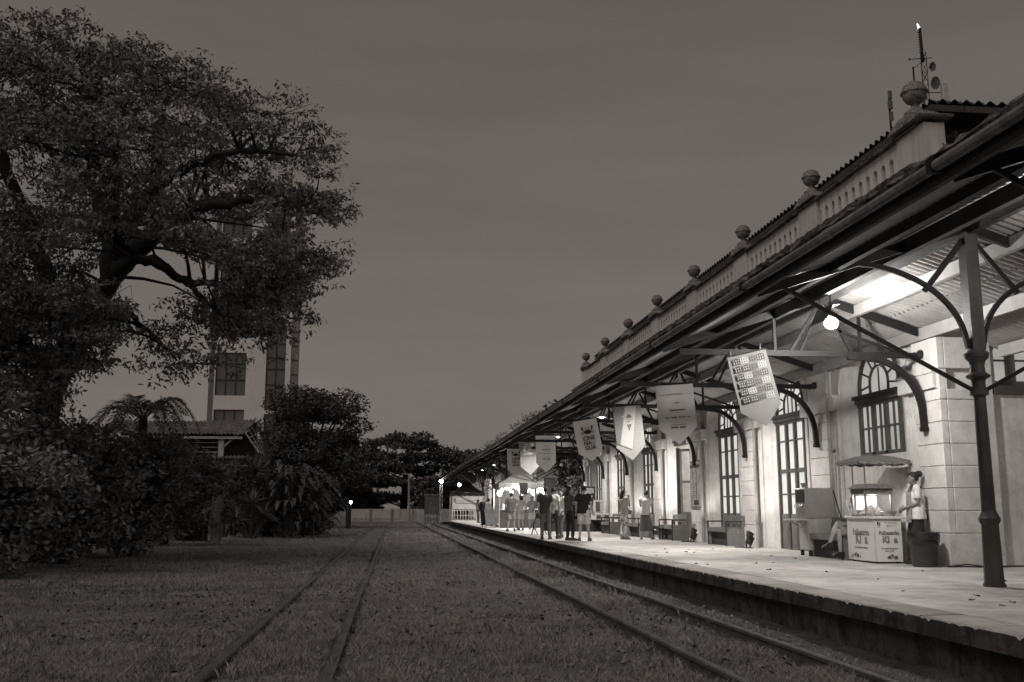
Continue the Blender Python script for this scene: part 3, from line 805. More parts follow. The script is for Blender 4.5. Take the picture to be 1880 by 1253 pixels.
def draw_houses(t, w, h):
    rows = 6; tones = [INK, mat('house print grey', .09, .8, .1), mat('house print pale', .24, .8, .1), mat('house print dark', 0.045, .8, .1)]
    for r in range(rows):
        zt = -0.07 - r * 0.138
        for c in range(4):
            x0 = -0.31 + c * 0.155; k = (c * (1 if r % 2 else 3) + r) % 4
            tone = [tones[0], tones[3], tones[1], tones[2]][c] if r % 2 else [tones[0], tones[2], tones[1], tones[3]][c]
            flat(t, 'printed_house', tone, [[(x0, zt - 0.105), (x0 + 0.152, zt - 0.105), (x0 + 0.152, zt - 0.008), (x0 + 0.076, zt + 0.008), (x0, zt - 0.008)]])
            wn = []
            for a in range(3):
                for b_ in range(2):
                    wn.append(rect(x0 + 0.022 + a * 0.044, x0 + 0.040 + a * 0.044, zt - 0.088 + b_ * 0.045, zt - 0.062 + b_ * 0.045))
            flat(t, 'printed_windows', INK if tone in (tones[1], tones[2]) else MATS['house print pale'], wn, -0.0235)
def draw_sponsor(t, w, h):
    rr = random.Random(4)
    flat(t, 'printed_rule', INKG, [rect(-w * .42, w * .42, -0.235, -0.228), rect(-w * .2, w * .2, -0.222, -0.21)])
    def marks(z, xs, hh):
        P = []
        for a, b_ in xs:
            q = a
            while q < b_:
                d = rr.uniform(0.012, 0.03); P.append(rect(q, min(b_, q + d), z - hh * rr.uniform(.6, 1), z + hh * rr.uniform(.5, 1))); q += d + 0.008
        flat(t, 'sponsor_marks', INK, P)
    marks(-0.42, ((-0.05, 0.08),), 0.014); marks(-0.58, ((-0.15, 0.2),), 0.02); marks(-0.63, ((0.0, 0.05),), 0.008)
    marks(-0.74, ((-0.27, -0.18), (-0.14, 0.0), (0.04, 0.19), (0.23, 0.29)), 0.016)
    marks(-0.90, ((-0.14, 0.18),), 0.006); marks(-0.96, ((-0.15, 0.0), (0.04, 0.18)), 0.022)
def draw_cine(t, w, h):
    # crab emblem: domed shell, eyes on stalks, raised claws, thin legs
    def ell(cx, cz, a, b_, n=16, t0=0, t1=360): return [(cx + a * math.cos(rad(t0 + (t1 - t0) * i / n)), cz + b_ * math.sin(rad(t0 + (t1 - t0) * i / n))) for i in range(n + (0 if t1 - t0 == 360 else 1))]
    flat(t, 'crab_emblem', INK, [ell(0.02, -0.40, 0.13, 0.065)])
    P = []
    for s_ in (-1, 1):
        P.append([(0.02 + s_ * x, z) for x, z in ((0.10, -0.36), (0.16, -0.34), (0.20, -0.26), (0.165, -0.17), (0.18, -0.25), (0.13, -0.21), (0.14, -0.30))])
        for k in range(3):
            a = 0.12 + 0.01 * k
            P.append([(0.02 + s_ * a, -0.40 - 0.02 * k), (0.02 + s_ * (0.21 - 0.015 * k), -0.375 - 0.03 * k), (0.02 + s_ * (0.22 - 0.015 * k), -0.47 - 0.02 * k), (0.02 + s_ * (0.205 - 0.015 * k), -0.39 - 0.03 * k), (0.02 + s_ * a, -0.41 - 0.02 * k)])
        P.append(rect(*sorted((0.02 + s_ * 0.03, 0.02 + s_ * 0.036)), -0.36, -0.30)); P.append(ell(0.02 + s_ * 0.035, -0.295, 0.014, 0.014, 8))
    flat(t, 'crab_claws', INK, P)
    for i, wd in enumerate(('CINE', 'NA', 'GUÁ')):
        text_mesh(wd, 0.175, TM(-0.17, -0.60 - 0.15 * i), INK, 'lettering', t, 0.005, 'LEFT')
    flat(t, 'small_print', INKG, [rect(0.12, 0.2, -0.70 - 0.025 * i, -0.71 - 0.025 * i) for i in range(4)])
def draw_film(t, w, h):
    g = mat('violet grey print', 0.12, 0.8, 0.15, 2)
    flat(t, 'printed_field', g, [[(-w / 2 + .01, -.01), (-0.05, -.01), (-0.31, -1.02), (-w / 2 + .01, -0.99)]])
    flat(t, 'film_strip', mat('pale film print', 0.32, .8, .05), [[(-0.05, -.015), (0.28, -.015), (0.03, -1.17), (-0.30, -1.02)]], -0.0225)
    P = []
    for i in range(30):
        u = i / 30
        for (xa, xb) in ((-0.055, -0.325), (0.255, 0.02)):
            x = xa + (xb - xa) * u + 0.01; z = -0.03 - (1.0 if xa < 0 else 1.13) * u
            P.append(rect(x, x + 0.013, z - 0.018, z))
    flat(t, 'sprocket_holes', INK, P, -0.024)
    el = lambda cx, cz, a, b_, n=14: [(cx + a * math.cos(2 * math.pi * i / n), cz + b_ * math.sin(2 * math.pi * i / n)) for i in range(n)]
    flat(t, 'printed_figure', mat('dark grey ink', 0.10), [el(0.03, -0.30, 0.085, 0.035), el(0.03, -0.27, 0.055, 0.04), [(-0.05, -0.50), (0.09, -0.50), (0.0, -0.68)], el(0.0, -0.43, 0.045, 0.014)], -0.0245)
    flat(t, 'printed_star', mat('light figure print', 0.26), [[(-0.18, -0.26), (0.0, -0.30), (0.2, -0.36), (0.05, -0.42), (-0.04, -0.40), (-0.12, -0.34)]], -0.0235)
def draw_glossy(t, w, h):
    rr = random.Random(9)
    flat(t, 'printed_photo', INKG, [rect(-w * .48, w * .48, -0.72, -0.02)], -0.0215)
    P = []
    for i in range(26):
        x = rr.uniform(-0.28, 0.15); z = rr.uniform(-0.66, -0.2); P.append([(x, z), (x + rr.uniform(.04, .16), z + 0.02), (x + rr.uniform(.05, .14), z + 0.045), (x + 0.02, z + 0.03)])
    P.append([(0.18 + 0.085 * math.cos(a), -0.2 + 0.085 * math.sin(a)) for a in [2 * math.pi * i / 16 for i in range(16)]])
    flat(t, 'printed_highlights', mat('bright print white', 0.8, 0.5, 0.03), P, -0.024)
banner('banner', 'banner with six rows of small printed houses, nearest of all', 6.13, 16.66, 4.05, 0.76, 1.33, 0.32, 4, -14, draw_houses, mat('dull grey banner cloth', 0.14, 0.9, 0.06, 2, 0.15, 60))
banner('banner', 'plain banner with small rows of sponsor logos, second nearest, larger one', 6.14, 21.28, 4.07, 0.84, 1.34, 0.36, -4, -4, draw_sponsor, mat('pale grey banner cloth', 0.48, 0.9, 0.06, 2, 0.15, 60))
banner('banner', 'banner printed with a slanting film strip and a figure in a hat', 6.13, 25.85, 4.06, 0.80, 1.46, 0.36, 6, -6, draw_film, mat('cream banner cloth', 0.22, 0.9, 0.06, 2, 0.15, 60))
banner('banner', 'banner with black crab and bold letters, the nearer of two alike', 5.88, 30.45, 4.10, 0.78, 1.32, 0.30, 6, -11, draw_cine)
banner('banner', 'far banner with small sponsor logos, beside the pale photo banner', 6.08, 39.85, 4.30, 0.80, 1.5, 0.38, -2, -1, draw_sponsor)
banner('banner', 'banner with a glossy bright photo print, overlapped by the far sponsor banner', 5.98, 44.45, 4.40, 0.86, 1.55, 0.4, 4, -5, draw_glossy, mat('grey banner cloth', 0.26, 0.6, 0.06))
banner('banner', 'far banner with crab and letters, smallest and leftmost of the row', 5.95, 49.0, 4.40, 0.82, 1.5, 0.38, 0, -2, draw_cine)
# ------------------------------------------------------------------ people
FLESH = mat('skin', 0.30, 0.6, 0.08, 5, 0.05)
HAIR = mat('dark hair', 0.018, 0.6, 0.3, 12, 0.5, 80)
REM = []           # (object, voxel, extra MB) to be remeshed in one pass
def ring(c, rx, ry, n=12, yaw=0.0):
    cy_, sy_ = math.cos(yaw), math.sin(yaw); out = []
    for k in range(n):
        a = 2 * math.pi * k / n; x, y = rx * math.cos(a), ry * math.sin(a)
        out.append((c[0] + x * cy_ - y * sy_, c[1] + x * sy_ + y * cy_, c[2]))
    return out
def lerp(a, b, t): return tuple(a[i] + (b[i] - a[i]) * t for i in range(3))
def hand(b, w, d, side, s=1.0):
    """palm with four unequal bent fingers and a thumb from the side near the wrist; d = pointing direction"""
    d = Vector(d).normalized(); up = Vector((0, 1, 0)) if abs(d.y) < 0.8 else Vector((0, 0, 1))
    acr = d.cross(up).normalized(); nrm = acr.cross(d).normalized(); w = Vector(w)
    for i, (o, L) in enumerate(((-0.03, .062), (-0.01, .074), (0.01, .07), (0.03, .055))):
        p = w + d * 0.075 * s + acr * o * s
        b.tube([p, p + d * L * 0.45 * s + nrm * 0.004, p + d * L * 0.78 * s + nrm * 0.016 * s, p + d * L * 0.95 * s + nrm * 0.03 * s], [0.0098 * s, 0.0094 * s, 0.0085 * s, 0.006 * s], 6)
    q = w + d * 0.03 * s + acr * 0.032 * s * -side
    b.tube([q, q + d * 0.03 * s - acr * side * 0.026 * s + nrm * .006, q + d * 0.06 * s - acr * side * 0.03 * s + nrm * 0.016 * s], [0.013 * s, 0.011 * s, 0.008 * s], 6)
POSE = dict(hl=(-.09, 0, .92), hr=(.09, 0, .92), kl=(-.10, .02, .49), kr=(.10, .02, .49), al=(-.105, -.015, .085), ar=(.105, -.015, .085),
            sl=(-.185, 0, 1.40), sr=(.185, 0, 1.40), el=(-.235, -.03, 1.12), er=(.235, -.03, 1.12), wl=(-.245, .05, .89), wr=(.245, .05, .89),
            neck=(0, -.01, 1.46), head=(0, .02, 1.60), hip=(0, 0, .94), chest=(0, 0, 1.28))
def person(label, loc, face, H=1.70, pose=None, top=('tee', 0.6), bottom=('long', 0.05), hair='short', shoe=0.03, girth=1.0, vox=0.022, group=None, extra=None, hairm=None, skin=None):
    """face: compass heading in degrees the body looks to (0 = away from the camera along +Y, 90 = towards +X)"""
    P = dict(POSE)
    sd_ = R.choice((-1, 1)); k_ = R.uniform(.5, 1.2)
    P.update(hip=(.035 * sd_ * k_, 0, .94), chest=(-.012 * sd_ * k_, R.uniform(-.03, .01), 1.28), head=(-.03 * sd_ * k_, R.uniform(.01, .05), 1.595), neck=(-.012 * sd_ * k_, -.01, 1.455))
    n_ = 'l' if sd_ > 0 else 'r'; P['k' + n_] = (P['k' + n_][0] * 1.15, .09 * k_, .495); P['a' + n_] = (P['a' + n_][0] * 1.35, .05 * k_, .085)
    P['w' + n_] = (P['w' + n_][0] * .95, .12 * k_, .92); P['e' + n_] = (P['e' + n_][0] * 1.08, -.05, 1.13)
    P.update(pose or {})
    t = thing('person', label, 'person', loc, rad(-face), group)
    s = H / 1.72
    t.scale = (s, s, s)
    G = girth
    body = MB()
    hip, ch, nk, hd = P['hip'], P['chest'], P['neck'], P['head']
    tors = [ring((hip[0], hip[1], hip[2] - .10), .13 * G, .10 * G), ring((hip[0], hip[1], hip[2] - .04), .165 * G, .118 * G), ring((hip[0], hip[1], hip[2] + .06), .16 * G, .115 * G),
            ring(lerp(hip, ch, .55), .138 * G, .10 * G), ring(ch, .16 * G, .112 * G), ring((ch[0], ch[1], ch[2] + .08), .172, .105), ring((nk[0], nk[1], nk[2] - .045), .13, .075), ring((nk[0], nk[1], nk[2] - .01), .06, .058)]
    body.loft(tors)
    hdv = Vector(hd); nkv = Vector(nk)
    body.tube([nkv - Vector((0, 0, .06)), nkv.lerp(hdv, .6)], [.058, .054], 10)
    body.ball(hd, .074, .092, .112, 14, 10)
    body.ball((hd[0], hd[1] + .03, hd[2] - .055), .056, .062, .06, 12, 8)                    # jaw
    body.tube([(hd[0], hd[1] + .085, hd[2] + .015), (hd[0], hd[1] + .112, hd[2] - .02), (hd[0], hd[1] + .092, hd[2] - .03)], [.011, .017, .012], 6)   # nose
    for q in (-1, 1): body.ball((hd[0] + q * .076, hd[1] - .005, hd[2] - .01), .013, .024, .034, 8, 6)
    ext = MB()
    for q, n in ((-1, 'l'), (1, 'r')):
        sh, e, w = P['s' + n], P['e' + n], P['w' + n]; h_, k_, a_ = P['h' + n], P['k' + n], P['a' + n]
        body.tube([lerp(nk, sh, .55), sh, lerp(sh, e, .5), e, lerp(e, w, .35), w], [.05, .056, .048, .039, .04, .028], 10)
        d = Vector(w) - Vector(e)
        if 'd' + n in P: d = Vector(P['d' + n])
        d.normalize(); wv = Vector(w)
        body.tube([wv, wv + d * .04, wv + d * .085], [.027, .038, .034], 10, flat=0.62)
        hand(ext, wv, d, q)
        body.tube([lerp(hip, h_, .6), h_, lerp(h_, k_, .5), k_, lerp(k_, a_, .3), a_], [.08 * G, .088 * G, .075 * G, .053, .054, .036], 12)
        fd = Vector(P.get('f' + n, (q * .25, 1, 0))).normalized()
        av = Vector(a_)
        body.tube([av, av + Vector((0, 0, -.045)) + fd * .03, av + Vector((0, 0, -.06)) + fd * .13], [.036, .038, .026], 8)
    bo = body.build('body', skin or FLESH, t, local=True, smooth=60)
    REM.append((bo, vox, ext))
    # clothes
    tk, tg = top[0], top[1]
    tm = tg if not isinstance(tg, (int, float)) else mat('cloth %.2f' % tg, tg, 0.9, 0.12, 5, 0.2, 60)
    c = MB(); i_ = .018
    hem = hip[2] - (.10 if tk != 'crop' else -.02)
    tr = [ring((hip[0], hip[1], hem), .172 * G + i_, .126 * G + i_), ring((hip[0], hip[1], hip[2] + .05), .162 * G + i_, .118 * G + i_), ring(lerp(hip, ch, .5), .15 * G + i_, .108 * G + i_), ring(ch, .164 * G + i_, .114 * G + i_),
          ring((ch[0], ch[1], ch[2] + .08), .176 + i_, .108 + i_), ring((nk[0], nk[1], nk[2] - .04), .14, .085), ring((nk[0], nk[1], nk[2] - .005), .078, .07)]
    c.loft(tr)
    for n in 'lr':
        sh, e, w = P['s' + n], P['e' + n], P['w' + n]
        if tk in ('tee', 'crop'): c.tube([lerp(nk, sh, .5), sh, lerp(sh, e, .35), lerp(sh, e, .68)], [.07, .073, .066, .064], 10)
        elif tk == 'long': c.tube([lerp(nk, sh, .5), sh, lerp(sh, e, .5), e, lerp(e, w, .9)], [.07, .073, .062, .053, .04], 10)
    co = c.build('shirt', tm, t, local=True, smooth=60); REM.append((co, vox, None))
    bk, bg = bottom[0], bottom[1]
    bmt = bg if not isinstance(bg, (int, float)) else mat('cloth %.2f' % bg, bg, 0.9, 0.15, 5, 0.25, 50)
    c = MB()
    c.loft([ring((hip[0], hip[1], hip[2] - .13), .12 * G, .105 * G), ring((hip[0], hip[1], hip[2] - .05), .172 * G + .01, .126 * G + .01), ring((hip[0], hip[1], hip[2] + .06), .158 * G + .012, .114 * G + .012)])
    if bk == 'skirt':
        kz = min(P['kl'][2], P['kr'][2]); mx = (P['kl'][0] + P['kr'][0]) / 2; my = (P['kl'][1] + P['kr'][1]) / 2
        rr = []
        for j in range(5):
            u = j / 4; z = hip[2] - .04 - u * (hip[2] - .33)
            rr.append([(x + .02 * u * math.sin(k * 2.1), y, z) for k, (x, y, z) in enumerate(ring((hip[0] + (mx - hip[0]) * u, hip[1] + (my - hip[1]) * u, z), .175 * G + .07 * u, .13 * G + .07 * u, 20))])
        c.loft(rr)
    else:
        for n in 'lr':
            h_, k_, a_ = P['h' + n], P['k' + n], P['a' + n]
            if bk == 'short': c.tube([lerp(hip, h_, .6), h_, lerp(h_, k_, .5), lerp(h_, k_, .95)], [.09 * G, .104 * G, .10 * G, .103 * G], 12)
            elif bk == 'wide': c.tube([lerp(hip, h_, .6), h_, lerp(h_, k_, .5), k_, lerp(k_, a_, .92)], [.09 * G, .104 * G, .10 * G, .092, .10], 12)
            else: c.tube([lerp(hip, h_, .6), h_, lerp(h_, k_, .5), k_, lerp(k_, a_, .35), lerp(k_, a_, .95)], [.09 * G, .102 * G, .087 * G, .068, .066, .055], 12)
    co = c.build('skirt' if bk == 'skirt' else 'trousers', bmt, t, local=True, smooth=60); REM.append((co, vox, None))
    for q, n in ((-1, 'l'), (1, 'r')):
        a_ = Vector(P['a' + n]); fd = Vector(P.get('f' + n, (q * .25, 1, 0))).normalized(); sd = fd.cross(Vector((0, 0, 1))).normalized(); upv = sd.cross(fd)
        b = MB(); base = a_ - upv * .082
        outline = [(-.07, .034), (-.03, .04), (.05, .042), (.12, .047), (.165, .036), (.185, .012)]
        def sec(hh, k): return [base + fd * (f - (0.0 if hh < .03 else .006)) + sd * wd * k + upv * hh for f, wd in outline] + [base + fd * f - sd * wd * k + upv * hh for f, wd in outline[::-1]]
        b.loft([sec(0.0, 1), sec(.028, 1.03)])
        def sec2(hh, k, tr_): return [base + fd * min(f, tr_) + sd * wd * k + upv * hh for f, wd in outline] + [base + fd * min(f, tr_) - sd * wd * k + upv * hh for f, wd in outline[::-1]]
        b.loft([sec2(.028, .98, .185), sec2(.06, .9, .15), sec2(.085, .82, .07), sec2(.10, .8, .045)])
        b.build('shoe', mat('shoe %.2f' % shoe, shoe, 0.6, 0.1), t, local=True, smooth=40)
    hm = hairm or HAIR
    b = MB()
    if hair != 'bald':
        hx, hy, hz = hd
        rr = []
        for j in range(9):
            a = math.pi * (0.02 + 0.60 * j / 8)
            fr_ = 1.0
            rr.append([(hx + (.082 * math.sin(a)) * math.cos(2 * math.pi * k / 16), hy - .012 + .098 * math.sin(a) * math.sin(2 * math.pi * k / 16) * (1 if math.sin(2 * math.pi * k / 16) < 0 else max(.35, 1.0 - .11 * max(0, j - 3))),
                        hz + .01 + .118 * math.cos(a) + R.uniform(-.003, .003)) for k in range(16)])
        b.loft(rr)
        if hair == 'long':
            b.loft([ring((hx, hy - .05, hz + .02), .075, .05), ring((hx, hy - .085, hz - .08), .085, .045), ring((hx, hy - .10, hz - .22), .085, .04), ring((hx, hy - .095, hz - .36), .06, .03), ring((hx, hy - .09, hz - .42), .02, .015)])
        if hair == 'bun':
            b.ball((hx, hy - .12, hz + .085), .072, .068, .066, 12, 8); b.ball((hx, hy - .03, hz + .03), .082, .085, .10, 12, 8)
            for q in range(7): b.tube([(hx + R.uniform(-.06, .06), hy + .05, hz + .08), (hx + R.uniform(-.09, .09), hy + R.uniform(.08, .12), hz + R.uniform(-.01, .09))], [.012, .003], 5)
        if hair == 'bob':
            b.loft([ring((hx, hy - .03, hz + .03), .085, .075), ring((hx, hy - .045, hz - .06), .088, .06), ring((hx, hy - .05, hz - .11), .07, .045)])
        b.build('hair', hm, t, local=True, smooth=60)
    b = MB()
    for q in (-1, 1):
        b.ball((hd[0] + q * .030, hd[1] + .084, hd[2] + .012), .012, .008, .007, 8, 6); b.tube([(hd[0] + q * .014, hd[1] + .088, hd[2] + .032), (hd[0] + q * .046, hd[1] + .078, hd[2] + .034)], .004, 5)
    b.build('eyes', HAIR, t, local=True)
    b = MB(); b.tube([(hd[0] - .022, hd[1] + .086, hd[2] - .062), (hd[0], hd[1] + .092, hd[2] - .06), (hd[0] + .022, hd[1] + .086, hd[2] - .062)], [.003, .006, .003], 6); b.build('mouth', mat('lips', 0.16, .5), t, local=True)
    if extra: extra(t, P)
    return t
def flesh(g): return mat('skin %.2f' % g, g, 0.6, 0.08, 5, 0.05)
G1 = 'people chatting on the platform edge'
# heading: 0 = facing away from camera
person('man in dark shirt and jeans, back turned, leftmost of the close group', (4.98, 32.8, PZ + .006), 12, 1.72, dict(wl=(-.20, -.06, .92), el=(-.25, -.06, 1.13), al=(-.10, 0, .085)), ('tee', 0.045), ('long', 0.12), 'short', 0.03, 1.06, group=G1)
person('man in white tee and dark trousers beside the dark-shirted man', (5.33, 33.4, PZ + .006), 30, 1.72, dict(wr=(.22, .02, .88)), ('tee', 0.55), ('long', 0.05), 'short', 0.03, 1.08, group=G1)
person('woman in white tee and dark trousers stepping, turned to the group', (5.85, 34.6, PZ + .006), 245, 1.66, dict(kr=(.09, .16, .52), ar=(.09, -.02, .10), al=(-.1, .12, .085), kl=(-.1, .1, .49)), ('tee', 0.62), ('long', 0.09), 'bob', 0.03, 1.05, group=G1)
person('woman with long dark hair in dark clothes beside black-shirted man', (5.55, 31.5, PZ + .006), 75, 1.72, dict(er=(.22, .06, 1.13), wr=(.14, .24, 1.15)), ('tee', 0.07), ('long', 0.02), 'long', 0.03, 0.95, group=G1)
person('man in black tee and light checked shorts, back to the camera', (5.92, 31.0, PZ + .006), 18, 1.72, dict(al=(-.13, 0, .085), ar=(.17, .04, .085), kr=(.13, .02, .49), wr=(.30, .04, .90)), ('tee', 0.018), ('short', mat('checked shorts', 0.42, 0.9, 0.5, 14, 0.2)), 'short', 0.12, 1.05, group=G1)
# woman with flowered trousers
FLW = mat('flowered trouser cloth', 0.60, 0.9, 0.05, 3.2, 0.2, blotch=0.92)
def bag(t, P):
    b = MB(); b.bevbox(.12, .19, .02, .24, .86, 1.0, .02); b.build('handbag', mat('brown handbag', 0.12, .5), t, local=True, smooth=30)
    b = MB(); b.tube([(-.15, .02, 1.42), (-.03, .15, 1.22), (.12, .14, 1.0), (.155, .13, .98)], .008, 6); b.tube([(-.15, -.02, 1.42), (0, -.13, 1.2), (.155, .03, .98)], .008, 6); b.build('bag_strap', BLACK, t, local=True)
person('woman in flowered trousers with small handbag, hands raised to her face', (7.55, 32.5, PZ + .006), 60, 1.63, dict(el=(-.17, .12, 1.13), wl=(-.03, .20, 1.40), dl=(.1, .1, 1), er=(.17, .14, 1.14), wr=(.05, .21, 1.42), dr=(-.1, -.05, 1), al=(-.06, -.03, .085), ar=(.07, .03, .085)), ('tee', 0.34), ('wide', FLW), 'long', 0.3, 0.98, extra=bag)
person('woman in white blouse and long dark wrap skirt, back turned', (8.28, 32.4, PZ + .006), 20, 1.60, dict(el=(-.19, .14, 1.16), wl=(-.08, .26, 1.18), er=(.20, .12, 1.16), wr=(.10, .26, 1.16), al=(-.17, -.02, .085), ar=(.2, .03, .085), kl=(-.13, .02, .49), kr=(.15, .03, .49), hl=(-.09, 0, .93)), ('tee', 0.60), ('skirt', 0.11), 'short', 0.22, 0.95)
# popcorn seller
def apron(t, P):
    b = MB(); rows = []
    for j in range(8):
        u = j / 7; z = 1.36 - u * .58; wd = .11 + .10 * min(1, u * 1.6)
        rows.append([(-wd, .10 + .03 * u, z), (-wd * .5, .152 + .02 * u, z), (0, .165 + .02 * u, z), (wd * .5, .152 + .02 * u, z), (wd, .10 + .03 * u, z)])
    b.loft(rows, cap=False, closed=False)
    b.loft([[(x, y + .006, z) for x, y, z in r] for r in rows], cap=False, closed=False)
    b.build('apron', mat('pale printed apron', 0.3, 0.9, 0.4, 12, 0.2), t, local=True, smooth=60)
    b = MB()
    for q in (-1, 1): b.tube([(q * .10, .12, 1.35), (q * .115, .05, 1.475), (q * .07, -.09, 1.44), (-q * .02, -.13, 1.25), (-q * .06, -.135, 1.02)], .012, 6)
    b.tube([(-.21, .03, 1.0), (-.15, -.13, 1.0), (.0, -.16, 1.0), (.15, -.13, 1.0), (.21, .03, 1.0)], .011, 6); b.tube([(0.01, -.165, 1.0), (.03, -.2, .93), (.02, -.19, .82)], .011, 5); b.build('apron_strap', BLACK, t, local=True)
person('popcorn seller in white tee and apron with dark hair bun, beside the cart', (9.29, 16.98, PZ + .006), 290, 1.63,
       dict(el=(-.225, .0, 1.13), wl=(-.12, .21, 1.05), dl=(.75, .5, -.25), er=(.225, .0, 1.13), wr=(.12, .22, 1.02), dr=(-.75, .5, -.25), head=(0, .035, 1.60)), ('tee', 0.72), ('short', 0.03), 'bun', 0.03, 1.2, 0.014, extra=apron, skin=flesh(.2))
# seated companion behind the cart, one leg crossed
SITP = dict(hip=(0, 0, .54), hl=(-.09, 0.02, .54), hr=(.09, 0.02, .54), chest=(0, -.02, .88), neck=(0, -.01, 1.06), head=(0, .03, 1.2), sl=(-.185, -.01, 1.0), sr=(.185, -.01, 1.0), el=(-.22, .04, .74), er=(.22, .04, .74),
            wl=(-.08, .26, .64), wr=(.08, .26, .64), dl=(.3, .9, -.2), dr=(-.3, .9, -.2), kl=(-.09, .46, .56), al=(-.07, .44, .14), kr=(.0, .47, .70), ar=(.02, .62, .32), fl=(0, 1, 0), fr=(.1, 1, -.15))
person('person seated behind the popcorn cart, only crossed legs and sneakers showing', (9.12, 18.95, PZ + .006), 268, 1.66, SITP, ('tee', 0.3), ('short', 0.25), 'short', 0.02, 1.0, 0.018, skin=flesh(0.34))
# farther visitors
G2 = 'visitors near the market stalls'
person('man in patterned shorts and dark vest, walking away near platform edge', (5.3, 45.2, PZ + .006), 5, 1.74, dict(al=(-.15, -.05, .085), ar=(.15, .08, .085), kr=(.13, .1, .5)), ('tee', 0.10), ('short', mat('patterned shorts', 0.22, .9, .8, 16, .2)), 'short', 0.05, 1.15, 0.03, group=G2)
person('person in grey top and light shorts behind the man in patterned shorts', (6.1, 48.0, PZ + .006), 340, 1.64, {}, ('tee', 0.28), ('short', 0.35), 'bob', 0.1, 1.05, 0.03, group=G2)
person('person in printed top and pale shorts facing the camera by the stall', (6.85, 49.6, PZ + .006), 175, 1.64, dict(wl=(-.1, .2, 1.05), el=(-.22, .05, 1.12)), ('tee', mat('printed top', 0.3, .9, .8, 13, .2)), ('short', 0.5), 'short', 0.1, 1.0, 0.03, group=G2)
person('woman with long hair and dark dress at the stall counter', (6.0, 57.5, PZ + .006), 150, 1.68, {}, ('tee', 0.06), ('skirt', 0.06), 'long', 0.05, 1.0, 0.03, group=G2)
person('person in white shirt at left end of the lit stall', (5.7, 60.5, PZ + .006), 60, 1.66, dict(wr=(.1, .25, 1.1), er=(.22, .08, 1.12)), ('long', 0.6), ('long', 0.05), 'short', 0.05, 1.0, 0.03, group=G2)
person('person in black carrying a bag, beside the folding sign', (5.55, 62.0, PZ + .006), 190, 1.7, {}, ('long', 0.02), ('long', 0.02), 'short', 0.02, 1.1, 0.03, group=G2)
person('person in white top between two far columns', (6.6, 71.0, PZ + .006), 120, 1.68, {}, ('tee', 0.55), ('long', 0.08), 'short', 0.05, 1.0, 0.034, group=G2)
person('dark-haired person in dark sleeveless top left of the far columns', (6.3, 75.0, PZ + .006), 100, 1.72, {}, ('tee', 0.10), ('long', 0.05), 'long', 0.05, 1.0, 0.034, group=G2)
# one remesh pass, then hands are joined to the bodies
for o, v, e in REM:
    md = o.modifiers.new('union', 'REMESH'); md.mode = 'VOXEL'; md.voxel_size = v; md.use_smooth_shade = True
    ms_ = o.modifiers.new('soften', 'SMOOTH'); ms_.factor = 0.5; ms_.iterations = 4
dg = bpy.context.evaluated_depsgraph_get()
for o, v, e in REM:
    me = bpy.data.meshes.new_from_object(o.evaluated_get(dg))
    if e is not None and e.v:
        k = len(me.vertices); bm = bmesh.new(); bm.from_mesh(me)
        vs = [bm.verts.new(p) for p in e.v]
        for f in e.f: bm.faces.new([vs[i] for i in f]).smooth = True
        bm.to_mesh(me); bm.free()
    old = o.data; o.modifiers.clear(); o.data = me
    if not me.materials: me.materials.append(old.materials[0])
# ------------------------------------------------------------------ benches along the wall
PF = PZ + 0.006
BWOOD = mat('bench plank paint', 0.17, 0.6, 0.2, 3, 0.2)
def make_bench():
    t = thing('platform_bench', 'x', 'bench', (0, 0, PF), group='wooden box benches along the station wall')
    L = 1.55
    for y in (0.0, L):       # end boards: low slab, raked rear post, front post and arm rail
        b = MB(); b.box(0.02, 0.56, y, y + 0.04, 0.0, 0.44); b.prism([(0.44, y, 0.44), (0.56, y, 0.44), (0.56, y, 0.76), (0.50, y, 0.76)], (0, 0.04, 0)); b.build('end_panel', BWOOD, t, local=True, smooth=0)
        b = MB(); b.box(0.0, 0.035, y, y + 0.04, 0.0, 0.66); b.box(0.0, 0.46, y, y + 0.04, 0.622, 0.66); b.build('armrest', mat('black bench iron', 0.03, .5), t, local=True, smooth=0)
        b = MB()
        for i in range(4): b.ball((0.10 + 0.12 * i, y - 0.004, 0.36), 0.012, 0.006, 0.012, 8, 6)
        b.build('bolt', STEEL, t, local=True)
    for i in range(3):
        b = MB(); b.box(0.0 + 0.165 * i, 0.155 + 0.165 * i, 0.045, L - 0.005, 0.44 if i else 0.36, 0.475); b.build('seat_slat', BWOOD, t, local=True, smooth=0)
    for i in range(2):
        b = MB(); b.bevbox(0.49 + 0.02 * i, 0.52 + 0.02 * i, -0.01, L + 0.05, 0.58 + 0.12 * i, 0.685 + 0.12 * i, 0.006); b.build('back_slat', BWOOD, t, local=True, smooth=0)
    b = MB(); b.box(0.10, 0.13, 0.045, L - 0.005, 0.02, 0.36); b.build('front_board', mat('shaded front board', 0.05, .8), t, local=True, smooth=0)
    return t
bn = make_bench(); bn.location = (8.93, 26.35, PF)
bl = ['bench in front of the stone pilaster between the two nearest tall doors', 'bench below the framed poster, near the open doorway', 'bench behind the woman in the long skirt', 'bench behind the woman in flowered trousers', 'bench in the shade beside the steel drink machine and crossed legs']
bn['label'] = bl[0]
for (x, y), l in zip(((8.75, 31.0), (8.65, 35.0), (8.6, 39.6), (8.72, 18.85)), bl[1:]):
    c = dup_tree(bn); c.location = (x, y, PF); c['label'] = l

